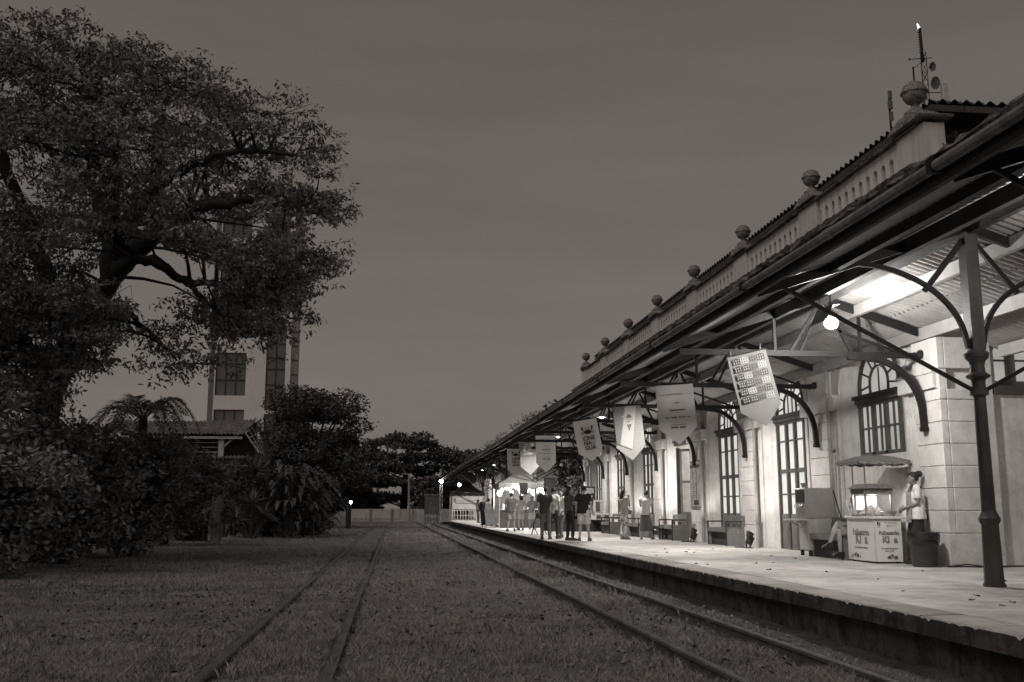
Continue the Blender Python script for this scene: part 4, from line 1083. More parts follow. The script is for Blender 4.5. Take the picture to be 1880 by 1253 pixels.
# framed poster on the pilaster by the open doorway
t = thing('notice_poster', 'framed grey map-like poster on the wall right of the open doorway', 'poster', (XP - 0.03, Y0B + BAY * 3, 1.45), static=True)
yc = Y0B + BAY * 3
b = MB(); b.box(XP - 0.035, XP - 0.003, yc - 0.55, yc + 0.55, 1.36, 2.85); b.build('poster_frame', mat('poster frame', 0.12, .6), t, smooth=0)
b = MB(); b.box(XP - 0.040, XP - 0.036, yc - 0.51, yc + 0.51, 1.42, 2.8); b.build('poster_sheet', mat('printed poster sheet', 0.26, .6, .6, 5, 0, blotch=.4), t, smooth=0)
b = MB(); b.box(XP - 0.044, XP - 0.041, yc - 0.12, yc - 0.08, 1.5, 2.75); b.box(XP - 0.044, XP - 0.041, yc - 0.48, yc + 0.48, 2.62, 2.72); b.box(XP - 0.044, XP - 0.041, yc - .3, yc + .2, 1.47, 1.62)
for i in range(14): b.box(XP - 0.044, XP - 0.041, yc + R.uniform(.05, .2), yc + R.uniform(.25, .45), 1.7 + i * .06, 1.715 + i * .06)
b.build('poster_print', INK, t, smooth=0)

# stage uplighters on the floor against the wall
def uplight(x, y, label, w):
    t = thing('floor_uplight', label, 'stage light', (x, y, PF), group='floor uplights washing the wall')
    b = MB(); b.tube([(0, 0, 0.10), (0.085, 0, 0.29)], [0.09, 0.10], 14); b.prism([(.0, -.13, .28), (.02, -.13, .42), (.12, -.13, .36), (.10, -.13, .26)], (0, .015, 0)); b.bar((.0, 0, .28), (.02, 0, .43), .24, .012, (1, 0, 0)); b.build('can', BLACK, t, local=True)
    b = MB(); b.sweep([(0, -.14, 0.02), (0, -.14, 0.2)], .03, .02, (1, 0, 0)); b.sweep([(0, .14, 0.02), (0, .14, .2)], .03, .02, (1, 0, 0)); b.box(-.08, .08, -.15, .15, 0, .02); b.build('yoke', BLACK, t, local=True, smooth=0)
    b = MB(); b.tube([(.0905, 0, .301), (.0925, 0, .305)], .07, 14); b.build('lens', emitter('uplight lens', 6), t, local=True)
    b = MB(); b.tube([(-.1, .05, .02), (-.25, .2, .015), (-.2, .45, .015), (.1, .6, .015)], .012, 6); b.build('cable', BLACK, t, local=True)
    d = lamp_light(t, (.12, 0, .36), w, 0.05, 150, (0, rad(180 - 22), 0), name='uplight_glow')
    return t
uplight(9.0, 24.85, 'black floor uplight at the wall beside the nearest bench', 40)
uplight(8.95, 29.5, 'black floor uplight between the two nearer benches', 75)
uplight(8.9, 34.2, 'floor uplight by the open doorway, right of the skirted woman', 160)
uplight(8.95, 38.6, 'farthest floor uplight at the wall, beyond the woman in flowered trousers', 120)

# ------------------------------------------------------------------ popcorn cart and its neighbours
t = thing('popcorn_cart', 'white popcorn cart with printed panels and a glass popping case on top', 'food cart', (8.70, 17.42, PF))
CW, CD, CH = 0.52, 1.12, 0.84
b = MB(); b.bevbox(0.004, CW, 0.004, CD, 0.03, CH - 0.05, 0.006); b.build('body', WHITE, t, local=True, smooth=0)
b = MB(); b.bevbox(-0.03, CW + 0.08, -0.03, CD + 0.03, CH - 0.05, CH, 0.012); b.build('counter', mat('cream counter top', 0.6, .4), t, local=True, smooth=0)
for x_ in (0.06, CW - 0.06):
    b = MB(); b.tube([(x_ - .02, 0.1, 0.035), (x_ + .02, 0.1, 0.035)], 0.034, 10); b.tube([(x_ - .02, CD - .1, 0.035), (x_ + .02, CD - .1, 0.035)], 0.034, 10); b.build('castor', BLACK, t, local=True)
b = MB(); b.box(-0.012, 0.008, -0.012, 0.008, 0.03, CH - 0.05); b.build('corner_strip', mat('cart corner strip', 0.55, .5), t, local=True, smooth=0)
MF = Matrix.Translation((CW / 2, -0.003, 0)) @ Matrix.Rotation(rad(90), 4, 'X')                       # end facing the camera
MS = Matrix.Translation((-0.001, CD / 2, 0)) @ Matrix.Rotation(rad(-90), 4, 'Z') @ Matrix.Rotation(rad(90), 4, 'X')  # side facing the tracks
def cart_text(M, wd, side):
    T = lambda s_, size, x, z, m_, bold=0.0: text_mesh(s_, size, M @ Matrix.Translation((x, z, 0)), m_, 'lettering', t, bold)
    T('Palhestrka', 0.105 * wd, 0.01, 0.545, INKG, 0.006); T('KI  a', 0.17 * wd, 0.02, 0.42, INKG, 0.01)
    T('DE VARIADOS SABORES', 0.032 * wd, 0, 0.265, INK, 0.001)
    if not side:
        T('41 98404 8707', 0.038, 0.06, 0.725, INK); T('@pipocas ki a', 0.034, 0.06, 0.675, INK); T('PARA VOCÊ', 0.032, 0, 0.22, INK, 0.001)
        b = MB(); b.box(-.21, -.15, -.006, -.0035, .695, .75)
        b.v = [(x + CW / 2, y, z) for x, y, z in b.v]; b.build('social_icon', INK, t, local=True, smooth=0)
        text_mesh('f', 0.075, Matrix.Translation((CW / 2 - .175, -0.0075, .722)) @ Matrix.Rotation(rad(90), 4, 'X'), WHITE, 'social_icon', t, 0.003)
        b = MB(); b.add([(CW / 2 - .18 + .024 * math.cos(a) * k, -.0045, .665 + .024 * math.sin(a) * k) for k in (1, .72) for a in [2 * math.pi * i / 16 for i in range(16)]], [(i, (i + 1) % 16, 16 + (i + 1) % 16, 16 + i) for i in range(16)]); b.build('social_icon', INKG, t, local=True, smooth=0)
    # small picture of a heap of popcorn at the foot
    b = MB()
    for i in range(26):
        a = R.uniform(-.11, .11) * wd; z = .09 + R.uniform(0, 1) * (.075 - abs(a) * .5 / wd); r_ = R.uniform(.012, .022)
        b.quad(*[M @ Vector((a + (0.05 if not side else -.22) + r_ * math.cos(2 * math.pi * k / 7), z + r_ * math.sin(2 * math.pi * k / 7), 0.0003 * i)) for k in range(7)])
    b.build('printed_heap', mat('dark grey ink', 0.10), t, local=True, smooth=0)
cart_text(MF, 0.9, False); cart_text(MS, 1.5, True)
# glass case
gx0, gx1, gy0, gy1, gz0, gz1 = 0.0, 0.50, 0.30, 0.80, CH, CH + 0.40
b = MB()
for x_ in (gx0, gx1):
    for y_ in (gy0, gy1): b.box(x_ - .012, x_ + .012, y_ - .012, y_ + .012, gz0, gz1)
b.box(gx0 - .02, gx1 + .02, gy0 - .02, gy1 + .02, gz0, gz0 + .03); b.box(gx0 - .02, gx1 + .02, gy0 - .02, gy1 + .02, gz1, gz1 + .03)
case = b.build('popping_case', STEEL, t, local=True, smooth=0)
b = MB(); b.loft([[(gx0 - .03, gy0 - .03, gz1 + .03), (gx1 + .03, gy0 - .03, gz1 + .03), (gx1 + .03, gy1 + .03, gz1 + .03), (gx0 - .03, gy1 + .03, gz1 + .03)], [(gx0 - .03, gy0 - .03, gz1 + .11), (gx1 + .03, gy0 - .03, gz1 + .11), (gx1 + .03, gy1 + .03, gz1 + .11), (gx0 - .03, gy1 + .03, gz1 + .11)],
                  [(gx0 - .08, gy0 - .08, gz1 + .115), (gx1 + .08, gy0 - .08, gz1 + .115), (gx1 + .08, gy1 + .08, gz1 + .115), (gx0 - .08, gy1 + .08, gz1 + .115)], [(gx0 + .05, gy0 + .05, gz1 + .20), (gx1 - .05, gy0 + .05, gz1 + .20), (gx1 - .05, gy1 - .05, gz1 + .20), (gx0 + .05, gy1 - .05, gz1 + .20)]])
b.build('case_roof', mat('dark printed case roof', 0.14, .6, .6, 18), t, local=True, smooth=0)
GL = mat('clear case glass', 0.6, 0.05, 0, 1, 0); GL.node_tree.nodes['Principled BSDF'].inputs['Alpha'].default_value = 0.14
for i, q in enumerate(([(gx0, gy0), (gx1, gy0)], [(gx0, gy0), (gx0, gy1)], [(gx1, gy0), (gx1, gy1)], [(gx0, gy1), (gx1, gy1)])):
    (xa, ya), (xb, yb) = q
    b = MB(); b.quad((xa, ya, gz0 + .035), (xb, yb, gz0 + .035), (xb, yb, gz1 - .005), (xa, ya, gz1 - .005)); b.build('glass_pane', GL, case, local=True, smooth=0)
b = MB(); b.box(gx0 + .05, gx1 - .05, gy1 - .05, gy1 - .03, gz0 + .12, gz1 - .02); b.build('lit_back', emitter('popcorn case lamp', 2.2), case, local=True, smooth=0)
lamp_light(t, (0.25, 0.5, gz1 - .06), 7, 0.05, name='case_glow')
b = MB()
for i in range(330):
    a = R.uniform(0, 2 * math.pi); r_ = R.random() ** .5; z = .19 * (1 - r_ ** 1.6) * R.random() ** .25
    rr = R.uniform(.012, .02); b.ball((.25 + .225 * r_ * math.cos(a), .55 + .22 * r_ * math.sin(a), gz0 + .045 + z), rr, rr, rr * .9, 5, 4)
o = b.build('popcorn', mat('white popcorn', 0.7, .9), t, local=True, smooth=0); o['kind'] = 'stuff'
b = MB(); b.lathe([(.0, .0), (.10, 0), (.14, .06), (.15, .09), (.13, .10), (.0, .10)], 14, (.36, .14, CH)); b.build('kettle', STEEL, t, local=True)
for i, (x_, y_) in enumerate(((.06, .16), (.03, .95), (.12, 1.0))):
    b = MB(); b.lathe([(.03, 0), (.038, .03), (.038, .12), (.015, .16), (.015, .19)], 10, (x_, y_, CH)); b.build('bottle', mat('sauce bottle', .4, .4), t, local=True)
b = MB(); b.prism([(-.02, .9, CH), (-.02, 1.12, CH), (-.02, 1.1, CH + .32)], (.02, 0, 0)); b.build('upright_card', mat('pale card', .5), t, local=True, smooth=0)
# paper cones etc. lie loose on the counter as one small tray
b = MB(); b.bevbox(.30, .5, .86, 1.08, CH, CH + .10, .01); b.build('napkin_tray', mat('napkin tray', .2), t, local=True, smooth=0)

t = thing('parasol', 'low square cloth parasol on two poles over the popcorn cart', 'parasol', (9.0, 17.95, PF))
S_ = .50; zt, ze = 2.0, 1.87
b = MB()
top_ = [(0, 0, zt)]
def edge(s_, z): 
    out = []
    for i in range(4):
        x0, y0 = [(-s_, -s_), (s_, -s_), (s_, s_), (-s_, s_)][i]; x1, y1 = [(s_, -s_), (s_, s_), (-s_, s_), (-s_, -s_)][i]
        for k in range(10): out.append((x0 + (x1 - x0) * k / 10, y0 + (y1 - y0) * k / 10, z - .03 * math.sin(math.pi * k / 10)))
    return out
rings_ = [edge(.04, zt), edge(.3, zt - .06), edge(S_, ze)]
b.loft(rings_, cap=True); 
b.build('canopy_cloth', mat('grey parasol cloth', 0.13, .9, .15, 3, .2), t, local=True, smooth=30)
b = MB(); e1 = edge(S_, ze - .004); b.loft([e1, [(x, y, z - .04 - .02 * (k % 2)) for k, (x, y, z) in enumerate(e1)]], cap=False); b.build('valance', mat('patterned valance', .16, .9, .6, 14, .2), t, local=True, smooth=0)
for (x_, y_) in ((-.22, -.10), (-.24, .36)):
    b = MB(); b.tube([(x_, y_, .84), (x_, y_, ze + .05)], .013, 8); b.build('pole', STEEL, t, local=True)

t = thing('drink_machine', 'tall steel drink dispenser with black tap panel and side tray', 'drink machine', (8.66, 20.35, PF))
b = MB(); b.bevbox(0.0, .62, 0, .55, .78, 1.42, .015); b.build('tank_housing', STEEL, t, local=True, smooth=0)
b = MB(); b.bevbox(0.05, .58, .02, .53, .12, .775, .01); b.build('cabinet', mat('dull steel cabinet', .35, .5), t, local=True, smooth=0)
for x_ in (.09, .54):
    for y_ in (.06, .49):
        b = MB(); b.box(x_ - .03, x_ + .03, y_ - .03, y_ + .03, 0, .12); b.build('foot', BLACK, t, local=True, smooth=0)
b = MB(); b.box(-.012, -.002, .06, .49, 1.12, 1.38); b.build('tap_panel', BLACK, t, local=True, smooth=0)
b = MB()
for i in range(5): b.tube([(-.02, .1 + .085 * i, 1.08), (-.06, .1 + .085 * i, 1.06), (-.06, .1 + .085 * i, 1.0)], .011, 6)
b.build('tap', STEEL, t, local=True)
b = MB(); b.box(-.30, .04, .02, .53, .74, .772); b.bar((-.26, .27, .74), (.04, .27, .55), .03, .03); b.build('side_tray', mat('pale tray', .5), t, local=True, smooth=0)
b = MB(); b.lathe([(.03, 1.42), (.03, 1.44), (.06, 1.53), (.062, 1.53), (.035, 1.44)], 12, (.1, .3, 0)); b.build('funnel_cup', mat('grey cup', .2), t, local=True)
b = MB(); b.bar((.63, 0.02, 1.38), (.86, 0.02, .5), .02, .02); b.build('side_stay', IRON, t, local=True, smooth=0)

t = thing('waste_bin', 'dark round waste bin lined with a shiny black bag', 'waste bin', (9.07, 16.42, PF))
b = MB(); b.lathe([(.19, 0), (.2, .01), (.235, .48), (.25, .5), (.25, .53), (.23, .53), (.19, .1)], 20); b.build('bin', mat('dark bin plastic', .05, .4), t, local=True)
b = MB(); rr = []
for j, (r_, z) in enumerate(((.245, .44), (.262, .46), (.275, .52), (.262, .575), (.235, .56), (.2, .5), (.16, .42))):
    rr.append([(r_ * (1 + .05 * math.sin(k * 1.9 + j)) * math.cos(2 * math.pi * k / 26), r_ * (1 + .05 * math.cos(k * 2.3 + j)) * math.sin(2 * math.pi * k / 26), z - (.07 * max(0, math.sin(k * .9)) if j < 2 else 0) + .012 * math.sin(k * 2.7 + j)) for k in range(26)])
b.loft(rr); b.build('bin_bag', mat('shiny black bag', .02, .2, .2, 8, .5, 18, spec=.6), t, local=True, smooth=50)

for i, (x, y, z, w, d, h, l) in enumerate(((9.27, 18.0, 0, .42, .5, .30, 'lower pale crate behind the popcorn cart, at floor level'), (9.25, 17.95, .302, .44, .52, .27, 'middle pale crate with dark hand slots behind the cart'), (9.26, 17.9, .574, .36, .44, .2, 'top cardboard box of the stack behind the cart'))):
    t = thing('storage_crate', l, 'crate', (x, y, PF + z), rad(4 * i - 3), 'crates stacked behind the popcorn cart')
    b = MB(); b.bevbox(-w / 2, w / 2, -d / 2, d / 2, 0, h, .008); b.build('box', mat('pale crate plastic', .45, .6, .15) if i < 2 else mat('brown carton', .2, .9), t, local=True, smooth=0)
    b = MB(); b.box(-w / 2 - .004, -w / 2 - .001, -.08, .08, h * .6, h * .75); b.box(-.08, .08, -d / 2 - .004, -d / 2 - .001, h * .6, h * .75); b.build('hand_slot', INK, t, local=True, smooth=0)
    b = MB(); b.bevbox(-w / 2 - .012, w / 2 + .012, -d / 2 - .012, d / 2 + .012, h - .045, h + .001, .006); b.build('rim', mat('pale crate rim', .5, .6), t, local=True, smooth=0)
# loose cable at the wall foot
b = MB(); b.tube([(9.35, 16.2, PF + .012), (9.5, 15.9, PF + .03), (9.8, 16.05, PF + .012), (10.1, 15.95, PF + .02), (10.5, 16.2, PF + .012), (11.2, 16.1, PF + .012), (12.5, 16.2, PF + .012)], .014, 6)
b.tube([(9.4, 16.25, PF + .012), (9.7, 16.18, PF + .05), (10.0, 16.22, PF + .012), (10.8, 16.25, PF + .012)], .012, 6)
o = b.build('power_cable', BLACK); tag(o, 'loose black cable along the foot of the near wall', 'cable')
# fallen leaves on the platform
lm = MB(); lm.add([(-.035, 0, 0), (-.01, -.02, .012), (.03, -.008, .004), (.045, .0, .018), (.02, .016, .006), (-.015, .018, .02)], [(0, 1, 2, 5), (2, 3, 4, 5)])
leaf_me = lm.mesh('fallen_leaf', mat('dry brown leaf', .05, .9), 0)
for i in range(34):
    y = 8.5 + 16 * R.random() ** 1.3; x = R.uniform(5.2, 8.6)
    o = link('fallen_leaf', leaf_me); o.location = (x, y, PF + .003); o.rotation_euler = (R.uniform(-.2, .2), R.uniform(-.2, .2), R.uniform(0, 6)); s_ = R.uniform(.6, 1.3); o.scale = (s_, s_, s_)
    tag(o, 'small dry leaf lying on the lit platform floor', 'leaf', 'dry leaves on the platform')

# ------------------------------------------------------------------ stage corner at the far end of the building
t = thing('stage_riser', 'low stage platform skirted in black cloth at the far end of the building', 'stage', (8.3, 45.6, PF))
b = MB(); b.box(-1.3, 1.5, -1.4, 1.6, .42, .5); b.build('deck', BLACK, t, local=True, smooth=0)
b = MB(); e = []
for (x0, y0), (x1, y1) in zip(((-1.28, 1.58), (-1.28, -1.38), (1.48, -1.38)), ((-1.28, -1.38), (1.48, -1.38), (1.48, 1.58))):
    for k in range(26): e.append((x0 + (x1 - x0) * k / 26 + .02 * math.sin(k * 2.2), y0 + (y1 - y0) * k / 26 + .02 * math.cos(k * 2.2), 0))
b.loft([e, [(x, y, .42) for x, y, z in e]], cap=False, closed=False); b.build('skirt_cloth', mat('black stage skirt', .03, .9, .4, 3, .3), t, local=True, smooth=50)
t = thing('amplifier_rack', 'tall open equipment rack with knobs and cables on the stage', 'equipment rack', (8.75, 44.9, PF + .5))
b = MB()
for x_ in (-.3, .3):
    for y_ in (-.2, .2): b.box(x_ - .025, x_ + .025, y_ - .025, y_ + .025, 0, 1.45)
b.box(-.33, .33, -.23, .23, 1.45, 1.5); b.build('rack_frame', BLACK, t, local=True, smooth=0)
for i, (z, h, m_) in enumerate(((1.22, .2, STEEL), (.95, .22, BLACK), (.68, .22, BLACK), (.38, .22, STEEL), (.08, .24, BLACK))):
    b = MB(); b.box(-.27, .27, -.21, .2, z, z + h); u = b.build('rack_unit', m_, t, local=True, smooth=0)
    b = MB()
    for k in range(4): b.tube([(-.18 + .12 * k, -.211, z + h / 2), (-.18 + .12 * k, -.24, z + h / 2)], .035 if i % 2 else .02, 10)
    b.build('knob', BLACK if m_ is STEEL else STEEL, u, local=True)
t = thing('keyboard_case', 'pale open flight case and control desk standing on the stage', 'flight case', (9.15, 43.9, PF + .02), rad(10))
b = MB(); b.bevbox(-.36, .36, -.28, .28, .5, .78, .02); b.build('case_body', mat('pale flight case', .45, .6), t, local=True, smooth=0)
b = MB(); b.bevbox(-.26, .2, .1, .2, .80, 1.35, .02); b.build('case_lid', mat('pale flight case', .45), t, local=True, smooth=0)
for bx_ in ((-.18, .02, .092, .099, .86, 1.3), (-.3, -.1, -.285, -.281, .55, .7), (.08, .28, -.285, -.281, .55, .7)):
    b = MB(); b.box(*bx_); b.build('case_panel', mat('case panel', .08), t, local=True, smooth=0)
b = MB()
for x_ in (-.3, .3):
    b.bar((x_, -.25, 0), (-x_, -.25, .5), .03, .03); b.bar((x_, .25, 0), (-x_, .25, .5), .03, .03)
b.build('trestle', BLACK, t, local=True, smooth=0)
def speaker(x, y, h, w, bh, label):
    t = thing('loudspeaker', label, 'loudspeaker', (x, y, PF), rad(8), 'loudspeakers on stands')
    b = MB(); b.prism([(-w / 2, -.2, h), (w / 2, -.2, h), (w * .36, .2, h), (-w * .36, .2, h)], (0, 0, bh)); b.build('cabinet', BLACK, t, local=True, smooth=0)
    b = MB(); b.box(-w / 2 + .03, w / 2 - .03, -.212, -.202, h + .04, h + bh - .04); b.build('grille', mat('speaker grille', .05, .6), t, local=True, smooth=0)
    b = MB(); b.tube([(0, 0, .35), (0, 0, h)], .02, 8); b.build('pole', BLACK, t, local=True)
    for a in (90, 210, 330):
        b = MB(); b.tube([(0, 0, .6), (.45 * math.cos(rad(a)), .45 * math.sin(rad(a)), .01)], .014, 6); b.build('leg', BLACK, t, local=True)
speaker(7.25, 46.6, 1.6, .5, .85, 'large black loudspeaker on a stand behind the chatting men')
speaker(6.75, 52.2, 1.75, .42, .6, 'smaller grey loudspeaker on a stand at the right corner of the lit stall')
t = thing('folding_chair', 'dark folding chair behind the leftmost man of the close group', 'chair', (5.75, 39.5, PF), rad(200))
b = MB()
for x_ in (-.2, .2): b.bar((x_, -.25, 0), (x_, .18, .82), .025, .025); b.bar((x_, .25, 0), (x_, -.18, .46), .025, .025)
b.build('frame', BLACK, t, local=True, smooth=0)
b = MB(); b.bevbox(-.2, .2, -.2, .2, .44, .47, .01); b.build('seat', BLACK, t, local=True, smooth=0)
b = MB(); b.prism([(-.2, .12, .62), (.2, .12, .62), (.2, .18, .82), (-.2, .18, .82)], (0, .02, 0)); b.build('backrest', BLACK, t, local=True, smooth=0)

# ------------------------------------------------------------------ market stall, far tent and gate
def gazebo(label, x, y, w, d, he, ha, roofm, valm):
    t = thing('market_tent', label, 'tent', (x, y, PF))
    for sx in (-1, 1):
        for sy in (-1, 1):
            b = MB(); b.box(sx * w / 2 - .03, sx * w / 2 + .03, sy * d / 2 - .03, sy * d / 2 + .03, 0, he); b.build('post', STEEL, t, local=True, smooth=0)
    b = MB(); rr = []
    for u in (0, .3, .65, .92, 1):
        k = 1 - u; sag = .10 * math.sin(math.pi * u) * 1.4
        rr.append([(a * (w / 2 + .05) * max(k, .02), c * (d / 2 + .05) * max(k, .02), he + (ha - he) * u - sag * (ha - he)) for a, c in ((-1, -1), (0, -1), (1, -1), (1, 0), (1, 1), (0, 1), (-1, 1), (-1, 0))])
    b.loft(rr); b.build('roof_cloth', roofm, t, local=True, smooth=0)
    b = MB(); e = []
    for (x0, y0), (x1, y1) in zip(((-1, -1), (1, -1), (1, 1), (-1, 1)), ((1, -1), (1, 1), (-1, 1), (-1, -1))):
        for k in range(12): e.append(((x0 + (x1 - x0) * k / 12) * (w / 2 + .05), (y0 + (y1 - y0) * k / 12) * (d / 2 + .05), he - .004))
    b.loft([e, [(x_, y_, z - .22 - .04 * (k % 2)) for k, (x_, y_, z) in enumerate(e)]], cap=False); b.build('valance', valm, t, local=True, smooth=0)
    return t
st = gazebo('grey roofed market stall lit by bright bulbs at mid platform', 7.0, 55.0, 2.7, 3.0, 2.35, 3.45, mat('grey tent cloth', .13, .8, .3, 2), mat('grey tent cloth', .13))
b = MB(); b.bevbox(-1.3, 1.3, -1.45, -.85, .0, .95, .02); b.build('counter', mat('dark counter cloth', .06, .9), st, local=True, smooth=0)
b = MB(); b.box(-1.33, 1.33, -1.5, -.8, .955, .99); b.build('counter_top', mat('pale tray', .5), st, local=True, smooth=0)
b = MB()
for i in range(9):
    x_ = -1.1 + .27 * i; b.lathe([(.06, 0), (.07, .1), (.05, .2), (.03, .28)], 8, (x_, -1.1, .99))
b.build('goods', mat('pale goods', .55), st, local=True)
bulbs = []
for i in range(20):
    x_ = -1.25 + .13 * i + R.uniform(-.07, .07); z_ = 2.12 + R.uniform(-.28, .08); r_ = R.uniform(.05, .13)
    b = MB(); b.ball((x_, R.uniform(-1.4, -.6), z_), r_, r_, r_ * 1.1, 14, 10); b.build('string_bulb', GLOBE, st, local=True)
b = MB(); b.tube([(-1.3, -1.35, 2.25), (-.6, -1.35, 2.16), (0, -1.35, 2.24), (.7, -1.35, 2.16), (1.3, -1.35, 2.25)], .01, 5); b.build('light_string', BLACK, st, local=True)
lamp_light(st, (-.4, -1.6, 1.9), 280, .1, name='stall_glow'); lamp_light(st, (.4, .3, 2.0), 60, .1, name='stall_glow')
b = MB(); b.box(-1.3, 1.3, 1.40, 1.44, .2, 2.3); b.build('back_cloth', mat('grey back cloth', .09, .9, .5, 3), st, local=True, smooth=0)
st2 = gazebo('black pyramid tent with white side cloth at the far end of the platform', 6.2, 85.0, 2.7, 2.7, 2.35, 3.5, mat('black tent cloth', .025, .8, .2, 2), mat('black tent cloth', .025))
b = MB(); b.quad((-1.3, -1.33, 1.0), (1.3, -1.33, 1.0), (1.3, -1.33, 2.1), (-1.3, -1.33, 2.1)); b.build('side_cloth', mat('white side cloth', .6, .8, .15, 2), st2, local=True, smooth=0)
b = MB(); b.box(-1.05, 1.05, -1.345, -1.335, 1.45, 1.53); b.box(-.9, .9, -1.345, -1.335, 1.68, 1.72); b.box(-1.2, -1.0, -1.345, -1.335, 1.55, 1.9); b.build('cloth_print', mat('side cloth print', .25), st2, local=True, smooth=0)
lamp_light(st2, (0, -.3, 2.2), 110, .1, name='tent_glow')
t = thing('crowd_barrier', 'row of pale stacked chairs and railings before the black tent', 'barrier', (6.2, 83.0, PF))
for i in range(13):
    x_ = -1.35 + .225 * i
    b = MB(); b.bar((x_, 0, 0), (x_ + R.uniform(-.05, .05), 0, .95 + R.uniform(-.1, .05)), .10 if i % 2 else .045, .045); b.build('upright', mat('white plastic', .65, .5), t, local=True, smooth=0)
for z in (.12, .5, .92):
    b = MB(); b.bar((-1.4, 0.03, z), (1.4, 0.03, z), .03, .04); b.build('rail_bar', mat('white plastic', .65), t, local=True, smooth=0)
b = MB()
b.tube([(.85 + .36 * math.cos(a), -.06, .5 + .36 * math.sin(a)) for a in [2 * math.pi * i / 20 for i in range(21)]], .045, 6, cap=False); b.build('hoop', mat('white plastic', .65), t, local=True)
t = thing('folding_sign', 'black A-frame menu board with pale panels near the platform edge', 'menu board', (5.35, 56.2, PF), rad(14))
for q in (-1, 1):
    b = MB(); b.bar((0, q * .02, .95), (0, q * .3, .12), .62, .03, (1, 0, 0)); 
    b = MB(); b.prism([(-.31, q * .01, .98), (.31, q * .01, .98), (.31, q * .31, .1), (-.31, q * .31, .1)], (0, q * .03, .008)); b.build('board', BLACK, t, local=True, smooth=0)
    for x_ in (-.28, .28):
        b = MB(); b.bar((x_, q * .30, .11), (x_, q * .345, 0), .03, .03); b.build('leg', BLACK, t, local=True, smooth=0)
for i, (z, h, g) in enumerate(((.72, .2, .45), (.44, .22, .35), (.2, .18, .4))):
    b = MB(); f = lambda z_: -.012 - (.98 - z_) * .341 - .004
    b.quad((-.02, f(z), z), (.27, f(z), z), (.27, f(z + h), z + h), (-.02, f(z + h), z + h)); b.build('menu_panel', mat('menu panel %.2f' % g, g), t, local=True, smooth=0)
    b = MB(); b.quad((-.27, f(z), z), (-.06, f(z), z), (-.06, f(z + h), z + h), (-.27, f(z + h), z + h)); b.build('menu_panel', mat('menu panel 0.2', .2), t, local=True, smooth=0)
# white trading hall seen between the far columns
t = thing('white_shed', 'plain white shed wall with ledge behind the far columns', 'shed', (9.3, 90, PZ), static=True)
b = MB(); b.box(9.2, 10.6, 64, 128, PZ, 4.3); b.build('wall', PLAST, t, smooth=0)
b = MB(); b.box(9.1, 9.195, 64, 128, 3.0, 3.15); b.build('ledge', STONE, t, smooth=0)
for y in (68, 80.5, 93, 106): 
    b = MB(); b.box(9.15, 9.197, y, y + 1.0, 1.3, 2.4); b.build('window', INK, t, smooth=0)
# end-of-platform lamp post and booth
t = thing('lamp_post', 'bright lamp on a lattice post at the far end of the platform', 'street lamp', (4.35, 92.5, 0))
b = MB()
for q in (-1, 1): b.bar((q * .12, 0, 0), (q * .10, 0, 3.6), .06, .06)
for i in range(12): b.bar((-.11 if i % 2 else .11, 0, .2 + .28 * i), (.11 if i % 2 else -.11, 0, .48 + .28 * i), .03, .03)
b.build('post', mat('lattice post steel', .10, .7), t, local=True, smooth=0)
b = MB(); b.lathe([(.05, 3.6), (.12, 3.66), (.10, 3.70)], 10); b.build('bracket', IRON, t, local=True)
b = MB(); b.ball((0, -.1, 3.9), .17, .17, .17, 12, 8); b.build('globe', GLOBE, t, local=True)
lamp_light(t, (0, -.5, 3.75), 120, .15, name='post_glow')
t = thing('dark_booth', 'dark windowless booth beside the far lamp post', 'booth', (3.7, 96, 0))
b = MB(); b.bevbox(-.75, .75, -.7, .7, 0, 2.6, .03); b.build('wall', mat('dark red booth', .035, .7), t, local=True, smooth=0)
b = MB(); b.bevbox(-.82, .82, -.77, .77, 2.604, 2.75, .03); b.build('roof', mat('booth roof', .06), t, local=True, smooth=0)
b = MB(); b.box(-.4, .3, -.715, -.704, .05, 2.0); b.build('door', mat('booth door', .05), t, local=True, smooth=0)
t = thing('hanging_lamp', 'round lamp among the branches left of the far columns', 'lamp', (6.3, 96.5, 3.7))
b = MB(); b.ball((0, 0, 0), .16, .16, .16, 12, 8); b.build('globe', GLOBE, t, local=True)
b = MB(); b.tube([(0, .1, -3.7), (0, .1, .1)], .05, 8); b.build('post', IRON, t, local=True)
lamp_light(t, (0, -.3, -.1), 250, .15, name='branch_glow')
# ------------------------------------------------------------------ masts, tower, house, walls and fences on the left and far away
t = thing('lattice_mast', 'tall lattice antenna mast with round dishes behind the station roof', 'antenna mast', (35.5, 60, 0))
b = MB()
H_ = 32.3
def leg(a, z): r_ = .42 - .2 * z / H_; return (r_ * math.cos(rad(a)), r_ * math.sin(rad(a)), z)
for a in (90, 210, 330): b.bar(leg(a, 0), leg(a, H_), .05, .05)
nz = 44
for i in range(nz):
    za, zb = H_ * i / nz, H_ * (i + 1) / nz
    for a, c in ((90, 210), (210, 330), (330, 90)):
        b.bar(leg(a, za), leg(c, zb) if i % 2 else leg(c, za), .025, .025); b.bar(leg(a, zb), leg(c, za), .022, .022)
b.build('lattice', IRON, t, local=True, smooth=0)
b = MB(); b.tube([(0, 0, 31.6), (-.06, 0, 34.1)], .10, 8)
for i in range(9): b.box(-.22, 0, -.02, .02, 32.3 + .18 * i, 32.36 + .18 * i)
b.build('top_aerial', IRON, t, local=True, smooth=0)
b = MB(); b.prism([(-.14, 0, 34.05), (.04, 0, 34.1), (-.2, 0, 34.45)], (0, .1, 0)); b.build('aerial_tip', emitter('glowing aerial tip', 2.0), t, local=True, smooth=0)  # tip glows by its own emission
